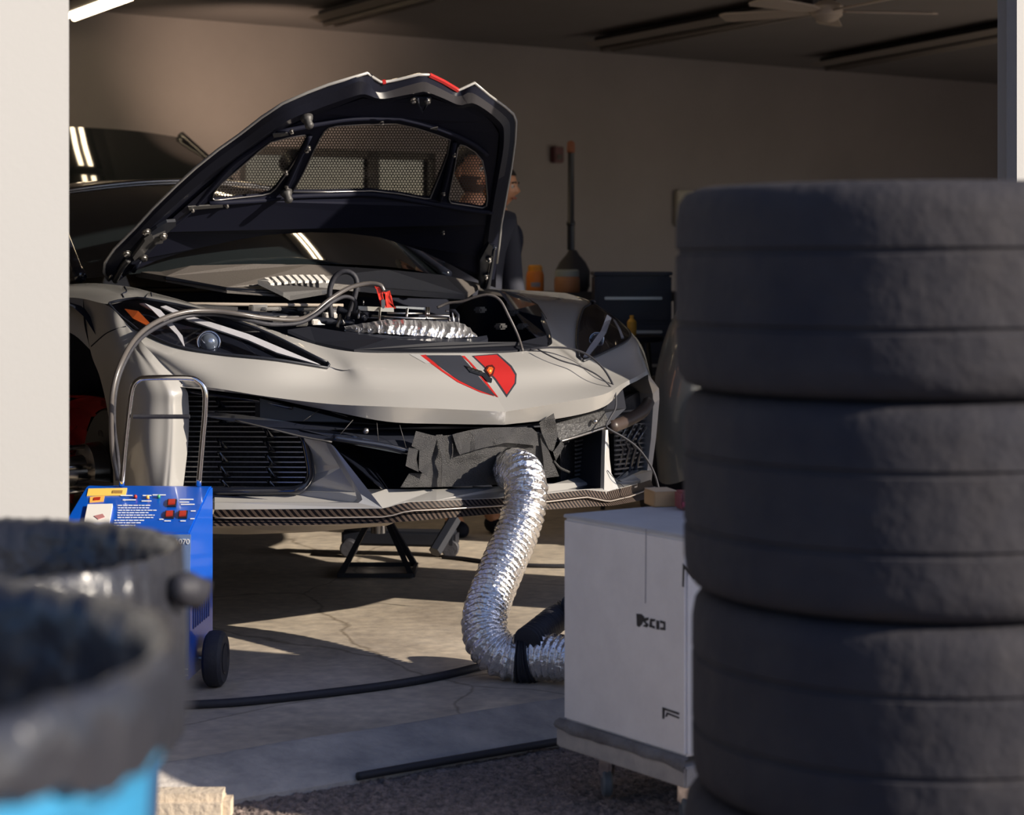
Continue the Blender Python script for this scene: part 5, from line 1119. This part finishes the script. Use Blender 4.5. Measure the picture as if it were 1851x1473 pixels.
    if beard: cap(lambda c_: c_.z < -.025 and c_.y < .03 and (c_.z < -.065 or abs(c_.x) > .035), beardm, 'beard', .03)
    jm = mat('jacket_%s' % ('navy' if beard else 'dark'), jcol, .8, bump=.3, bscale=20); pm = mat('trousers_%s' % ('navy' if beard else 'dark'), pcol, .85)
    jr = [(.155, .118), (.15, .115), (.17, .12), (.115, .09), .068]+[.07, .056, .042]+[.07, .056, .042]
    jj = [0, 1, 2, 3, 4, 6, 7, 8, 10, 11, 12]; je = [(0, 1), (1, 2), (2, 3), (3, 4), (3, 5), (5, 6), (6, 7), (3, 8), (8, 9), (9, 10)]
    jp_ = [Vector(J[i]) for i in jj]; jp_[0] = Vector((0, 0, .90)); vv_, ff_ = skinmesh(jp_, je, jr); obj('jacket', TW(vv_), ff_, jm, body_, smooth=True)
    tj = [0, 14, 15, 16, 18, 19, 20]; vv_, ff_ = skinmesh([J[i] for i in tj], [(0, 1), (1, 2), (2, 3), (0, 4), (4, 5), (5, 6)], [(.15, .11), .10, .068, .055, .10, .068, .055]); obj('trousers', TW(vv_), ff_, pm, body_, smooth=True)
    for sx in (-1, 1):
        vv_, ff_ = skinmesh([(sx*.10, .03, .045), (sx*.10, -.05, .04), (sx*.10, -.15, .032)], [(0, 1), (1, 2)], [.045, .044, .034]); obj('shoe', TW([(a, b, max(0, c_)) for a, b, c_ in vv_]), ff_, deep, body_, smooth=True)
    return root
person((852-CX)/F*8.55, 8.55, 1.65, .45, .35, 'dark-haired bearded person seen through the right vent of the open lid', (.015, .017, .03), (.02, .02, .03), True)
person((896-CX)/F*9.9, 9.9, 1.63, 1.15, .1, 'dark-haired person in a navy top standing behind the right edge of the lid', (.012, .016, .035), (.02, .03, .05), False)
# ---- bench along the back with cans, drum and pole
benchm = mat('bench_dark', (.03, .035, .05), .6)
bench = thing('work_bench', 'dark work bench against the back wall beyond the right headlight', 'bench', (.42, 11.4, 0))
v, f = box((.42, 11.4, .975), (1.15, .6, .05), rz=.1, bev=.006); obj('worktop', v, f, benchm, bench)
for sx in (-1, 1):
    for sy in (-1, 1): v, f = box((.42+sx*.5-sy*.025, 11.4+sx*.05+sy*.25, .475), (.06, .06, .95), rz=.1); obj('leg', v, f, benchm, bench)
v, f = box((.42, 11.4, .30), (1.05, .5, .03), rz=.1); obj('shelf', v, f, benchm, bench)
def tub_(px, Y, r, z0, z1, m, mcap, label, name, cat, capr=.8, lab=None):
    x = (px-CX)/F*Y; t = thing(name, label, cat, (x, Y, z0)); v, f = lathe([(r*.95, z0), (r, z0+.01), (r, z1-.03), (r*.9, z1-.01), (r*.5, z1)], 24, (x, Y, 0)); obj('body', v, f, m, t, smooth=True, auto=35)
    v, f = lathe([(r*capr, z1-.012), (r*capr, z1+.02), (r*capr*.8, z1+.028), (.0001, z1+.028)], 18, (x, Y, 0)); obj('lid', v, f, mcap, t, smooth=True, auto=35)
    if lab: v, f = lathe([(r*1.01, z0+.03), (r*1.01, z1-.07)], 10, (x, Y, 0), a0=-PI*.65, a1=-PI*.3, cap=False); obj('label', v, f, lab, t)
tub_(967, 11.25, .050, 1.0, 1.125, mat('orange_can', (.75, .22, .03), .5), mat('orange_lid', (.8, .32, .03), .5), 'orange can with a grey label on the back bench', 'can', 'can', lab=mat('grey_label', (.3, .3, .35), .6))
tub_(1025, 11.2, .072, 1.0, 1.10, mat('tan_tub', (.42, .20, .10), .5), mat('pale_lid', (.32, .36, .36), .5), 'wide tan tub with a pale lid on the back bench', 'tub', 'tub', .95)
px_ = (1032-CX)/F*11.5; pt = thing('plunger_stand', 'black pole with a round drum foot standing on the back bench', 'pole', (px_, 11.5, 1.0))
v, f = lathe([(.085, 1.0), (.10, 1.03), (.10, 1.12), (.075, 1.17), (.04, 1.21), (.022, 1.24)], 28, (px_+.01, 11.5, 0)); obj('drum', v, f, rubber, pt, smooth=True, auto=35)
v, f = lathe([(.022, 1.24), (.022, 1.38), (.026, 1.385), (.026, 1.40), (.019, 1.41), (.019, 1.80)], 14, (px_, 11.5, 0)); obj('pole', v, f, blackp, pt, smooth=True, auto=35)
v, f = lathe([(.020, 1.80), (.024, 1.81), (.022, 1.86), (.010, 1.87)], 14, (px_, 11.5, 0)); obj('tip', v, f, mat('rust_tip', (.25, .09, .05), .6), pt, smooth=True)
# wall box and switch panel on the back wall
def onwall(px, py):   # pixel -> back wall plane
    q = O(0, WB); o = Vector((0, 0, H)); d = Vector(((px-CX)/F, 1, -(py-HY)/F)); t = (q-o).dot(Nv)/d.dot(Nv); return o+d*t
p = onwall(1003, 280); v, f = box(p-Nv*.03, (.10, .06, .13), rz=TH, bev=.008); wb = thing('wall_alarm', 'small dark red box fixed high on the back wall', 'alarm', tuple(p-Nv*.03)); obj('casing', v, f, mat('maroon_box', (.09, .025, .035), .5), wb)
v, f = box(p-Nv*.063-Vector((0, 0, .02)), (.045, .008, .04), rz=TH); obj('lens', v, f, greyp, wb)
p = onwall(1233, 377); wb = thing('switch_panel', 'pale switch panel on the back wall just left of the tyre stack', 'panel', tuple(p-Nv*.03)); v, f = box(p-Nv*.03, (.20, .06, .30), rz=TH, bev=.01); obj('casing', v, f, mat('cream_panel', (.45, .43, .38), .5), wb)
v, f = box(p-Nv*.062, (.12, .01, .20), rz=TH, bev=.003); obj('door', v, f, mat('cream_panel', (.5, .5, .5)), wb)
# tool chest
tc_ = thing('tool_chest', 'dark navy tool chest against the back wall right of the headlight', 'tool chest', (.72, 11.0, 0)); tcx = (1140-CX)/F*10.6
tc_.location = (tcx, 10.6, 0); ORG[tc_.name] = (tcx, 10.6, 0)
navym = mat('navy_steel', (.008, .012, .035), .45, coat=.2)
v, f = box((tcx, 10.6, .60), (.40, .45, 1.00), bev=.01); obj('case', v, f, navym, tc_)
v, f = box((tcx, 10.6, 1.108), (.41, .46, .02), bev=.004); obj('lid', v, f, navym, tc_)
for k in range(5):
    d_ = box((tcx, 10.37, .24+k*.175), (.36, .015, .15), bev=.003); dr = obj('drawer', d_[0], d_[1], navym, tc_); v, f = box((tcx, 10.355, .28+k*.175), (.30, .015, .015), bev=.003); obj('handle', v, f, steel, dr)
for sx in (-1, 1):
    for sy in (-1, 1): v, f = lathe([(.045, -.02), (.05, 0), (.045, .02)], 14, (tcx+sx*.15, 10.6+sy*.16, .05), axis=(1, 0, 0)); obj('caster', v, f, rubber, tc_, smooth=True)
# ---- white car standing further right
wcar = thing('white_car', 'pale blue white car with a dark wheel arch, mostly hidden behind the tyre stack', 'car', (1.8, 9.8, 0))
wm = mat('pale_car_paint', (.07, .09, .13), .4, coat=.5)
def WCc(u, v_, z): p = Vector((.50, 8.0, 0))+Vector((.98, -.2, 0))*u+Vector((.2, .98, 0))*v_; return Vector((p.x, p.y, z*1.12))
secs = []
for (v_, w_, z0, z1, z2) in ((-.02, .55, .35, .52, .62), (.10, .80, .24, .58, .74), (.45, .92, .22, .66, .86), (1.1, .95, .22, .72, .94), (1.5, .95, .22, .75, .98), (2.9, .95, .22, .78, 1.0), (3.9, .9, .30, .78, 1.02), (4.2, .7, .4, .7, .95)):
    secs.append([WCc(.95-w_, v_, z0), WCc(.95-w_*1.02, v_, (z0+z1)/2), WCc(.95-w_, v_, z1), WCc(.95-w_*.86, v_, z2), WCc(.95-w_*.4, v_, z2+.03), WCc(.95, v_, z2+.04), WCc(.95+w_*.4, v_, z2+.03), WCc(.95+w_*.86, v_, z2), WCc(.95+w_, v_, z1), WCc(.95+w_*1.02, v_, (z0+z1)/2), WCc(.95+w_, v_, z0)])
G = catgrid([[tuple(p) for p in s] for s in secs], 5, 4)
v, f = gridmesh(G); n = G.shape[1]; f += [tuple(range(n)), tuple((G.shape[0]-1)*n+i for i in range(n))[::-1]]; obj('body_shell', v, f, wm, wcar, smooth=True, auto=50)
cabs = []
for (v_, w_, z) in ((1.25, .78, .95), (2.0, .62, 1.22), (2.9, .62, 1.25), (3.8, .66, 1.0)): cabs.append([tuple(WCc(.95-w_*1.18, v_, .95)), tuple(WCc(.95-w_, v_, z)), tuple(WCc(.95, v_, z+.03)), tuple(WCc(.95+w_, v_, z)), tuple(WCc(.95+w_*1.18, v_, .95))])
v, f = gridmesh(catgrid(cabs, 4, 4)); obj('cabin_glass', v, f, glass, wcar, smooth=True)
for (u_, v_) in ((.02, .95), (1.88, .95), (.02, 3.4), (1.88, 3.4)):
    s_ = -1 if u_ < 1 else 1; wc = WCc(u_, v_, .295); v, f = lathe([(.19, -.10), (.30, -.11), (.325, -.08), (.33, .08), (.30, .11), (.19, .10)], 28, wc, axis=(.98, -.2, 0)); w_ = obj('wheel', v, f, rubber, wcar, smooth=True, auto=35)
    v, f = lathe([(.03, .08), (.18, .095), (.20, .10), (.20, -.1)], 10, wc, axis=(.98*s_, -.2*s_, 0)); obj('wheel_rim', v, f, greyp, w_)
wN = Vector((.2, .98, 0))
for a, b, z0, z1, nm, mm in ((.55, 1.35, .40, .50, 'grille', glossblack), (.50, 1.40, .26, .34, 'intake', deep)):
    v, f = panel([WCc(a, -.035, z0), WCc(b, -.035, z0), WCc(b-.04, -.035, z1), WCc(a+.04, -.035, z1)], .03, back=wN); obj(nm, v, f, mm, wcar)
for u0_, sg_ in ((.95-.62, -1), (.95+.62, 1)):
    P = [WCc(u0_-sg_*.12, .035, .50), WCc(u0_+sg_*.12, .10, .52), WCc(u0_+sg_*.18, .20, .60), WCc(u0_-sg_*.10, .045, .57)]; v, f = panel(P, .05, back=wN); hl_ = obj('headlight', v, f, glossblack, wcar)
    v, f = lathe([(.035, 0), (.03, .015), (.0001, .02)], 14, WCc(u0_+sg_*.02, .045, .55), axis=tuple(-wN)); obj('headlight_bulb', v, f, mat('lens_glass', (.25, .3, .38)), hl_, smooth=True)
for u_ in (.02, 1.88):
    s_ = -1 if u_ < 1 else 1; v, f = lathe([(.34, -.02), (.36, 0), (.36, .12), (.0001, .12)], 28, WCc(u_-s_*-.02, .95, .30), axis=(-.98*s_, .2*s_, 0), cap=False); obj('wheel_arch', v, f, deep, wcar, smooth=True, auto=40)
yb = Vector(((1142-CX)/F*9.4, 9.4, 0)); yt = thing('yellow_bottle', 'small yellow bottle on a dark stool beyond the right headlight', 'bottle', (yb.x, yb.y, .82))
v, f = lathe([(.022, .82), (.022, .885), (.010, .90), (.010, .915)], 14, (yb.x, yb.y, 0)); obj('body', v, f, mat('yellow_plastic', (.65, .35, .04), .5), yt, smooth=True, auto=35)
st0 = thing('stool', 'dark workshop stool carrying the yellow bottle', 'stool', (yb.x, yb.y, 0)); v, f = lathe([(.13, .79), (.15, .795), (.15, .815), (.13, .82)], 24, (yb.x, yb.y, 0)); obj('seat', v, f, deep, st0, smooth=True, auto=35)
for a in (0, 1, 2, 3): v, f = tube([(yb.x+.09*math.cos(a*PI/2+.5), yb.y+.09*math.sin(a*PI/2+.5), .79), (yb.x+.16*math.cos(a*PI/2+.5), yb.y+.16*math.sin(a*PI/2+.5), .008)], .011, 8, smoothpath=False); obj('leg', v, f, blackp, st0)
# ---- dark van parked behind the sports car
van = thing('van', 'dark van parked nose out behind the sports car at the left', 'van', tuple(Wc(1.42, 6.2, 0)))
vm = mat('van_dark_paint', (.018, .018, .028), .3, coat=.6)
def vsec(v_, w_, z0, z1, z2, wt): return [tuple(Wc(1.42+a, v_, z)) for a, z in ((-w_, z0), (-w_*1.02, (z0+z1)/2), (-w_, z1), (-wt, z2), (-wt*.5, z2+.03), (0, z2+.04), (wt*.5, z2+.03), (wt, z2), (w_, z1), (w_*1.02, (z0+z1)/2), (w_, z0))]
G = catgrid([vsec(4.86, .75, .45, .9, 1.06, .62), vsec(4.95, .88, .35, 1.05, 1.22, .74), vsec(5.35, .92, .3, 1.18, 1.33, .82), vsec(5.62, .92, .3, 1.22, 1.38, .84), vsec(7.6, .92, .3, 1.25, 1.38, .84)], 4, 3)
v, f = gridmesh(G); n = G.shape[1]; f += [tuple(range(n)), tuple((G.shape[0]-1)*n+i for i in range(n))[::-1]]; obj('body_shell', v, f, vm, van, smooth=True, auto=45)
G = catgrid([[tuple(Wc(1.42+a, 5.40+.10*(a/.8)**2, 1.36)) for a in (-.80, -.4, 0, .4, .80)], [tuple(Wc(1.42+a*.93, 5.80+.10*(a/.8)**2, 1.70)) for a in (-.80, -.4, 0, .4, .80)], [tuple(Wc(1.42+a*.82, 6.25+.10*(a/.8)**2, 1.98-.03*(a/.8)**2)) for a in (-.80, -.4, 0, .4, .80)]], 5, 5)
v, f = gridmesh(G); obj('windscreen', v, f, glass, van, smooth=True)
G = catgrid([[tuple(Wc(1.42+a*.82, v_+.10*(a/.8)**2, 1.98+zz-.03*(a/.8)**2)) for a in (-.80, -.4, 0, .4, .80)] for v_, zz in ((6.25, 0), (6.8, .03), (7.58, .0))], 4, 4); v, f = gridmesh(G); obj('roof', v, f, vm, van, smooth=True)
for sg in (-1, 1):
    v, f = loft([[Wc(1.42+sg*.80, 5.5, 1.36), Wc(1.42+sg*.656, 6.35, 1.95), Wc(1.42+sg*.656, 7.58, 1.95)], [Wc(1.42+sg*.84, 5.5, 1.34), Wc(1.42+sg*.86, 6.35, 1.36), Wc(1.42+sg*.86, 7.58, 1.36)]]); obj('side_window', v, f, glass, van)
    v, f = tube([Wc(1.42+sg*.80, 5.5, 1.37), Wc(1.42+sg*.74, 5.9, 1.68), Wc(1.42+sg*.656, 6.35, 1.96)], .03, 8); obj('roof_pillar', v, f, vm, van, smooth=True)
    for v_ in (5.5, 7.1):
        wc = Wc(1.42+sg*.84, v_, .34); v, f = lathe([(.19, -.10), (.31, -.10), (.34, -.07), (.34, .07), (.31, .10), (.19, .10)], 24, wc, axis=tuple(Dv)); obj('wheel', v, f, rubber, van, smooth=True, auto=35)

# ---- lamp added behind the raised lid to make the warm glow on the back wall
wlp = at(532, 300, 12.7); wt = thing('added_glow_lamp', 'work lamp added on a tripod behind the open lid to throw the warm glow up the back wall', 'work lamp', (wlp.x, wlp.y, 0))
for a in (.3, 2.4, 4.5): v, f = tube([wlp+Vector((0, 0, -.55)), Vector((wlp.x+.38*math.cos(a), wlp.y+.38*math.sin(a), .012))], .012, 8, smoothpath=False); obj('leg', v, f, blackp, wt, smooth=True)
v, f = tube([wlp+Vector((0, 0, -.60)), wlp+Vector((0, 0, -.05))], .014, 8, smoothpath=False); obj('post', v, f, blackp, wt, smooth=True)
tgt = onwall(440, 90); aim = (tgt-wlp).normalized()
v, f = lathe([(.0001, -.06), (.04, -.055), (.05, -.02), (.085, .05), (.09, .06), (.082, .06), (.045, -.015), (.0001, -.02)], 24, wlp, axis=tuple(aim), cap=False); hd_ = obj('lamp_head', v, f, blackp, wt, smooth=True, auto=35)
v, f = lathe([(.0001, .02), (.035, .02), (.035, .012), (.0001, .012)], 16, wlp, axis=tuple(aim), cap=False); obj('bulb', v, f, lit, hd_)
sp = bpy.data.lights.new('added_glow_beam', 'SPOT'); sp.energy = 85; sp.color = (1, .70, .48); sp.spot_size = math.radians(75); sp.spot_blend = 1.; sp.shadow_soft_size = .05
so = bpy.data.objects.new('added_glow_beam', sp); C.objects.link(so); so.location = wlp+aim*.07; so.rotation_euler = (-aim).to_track_quat('Z', 'Y').to_euler()
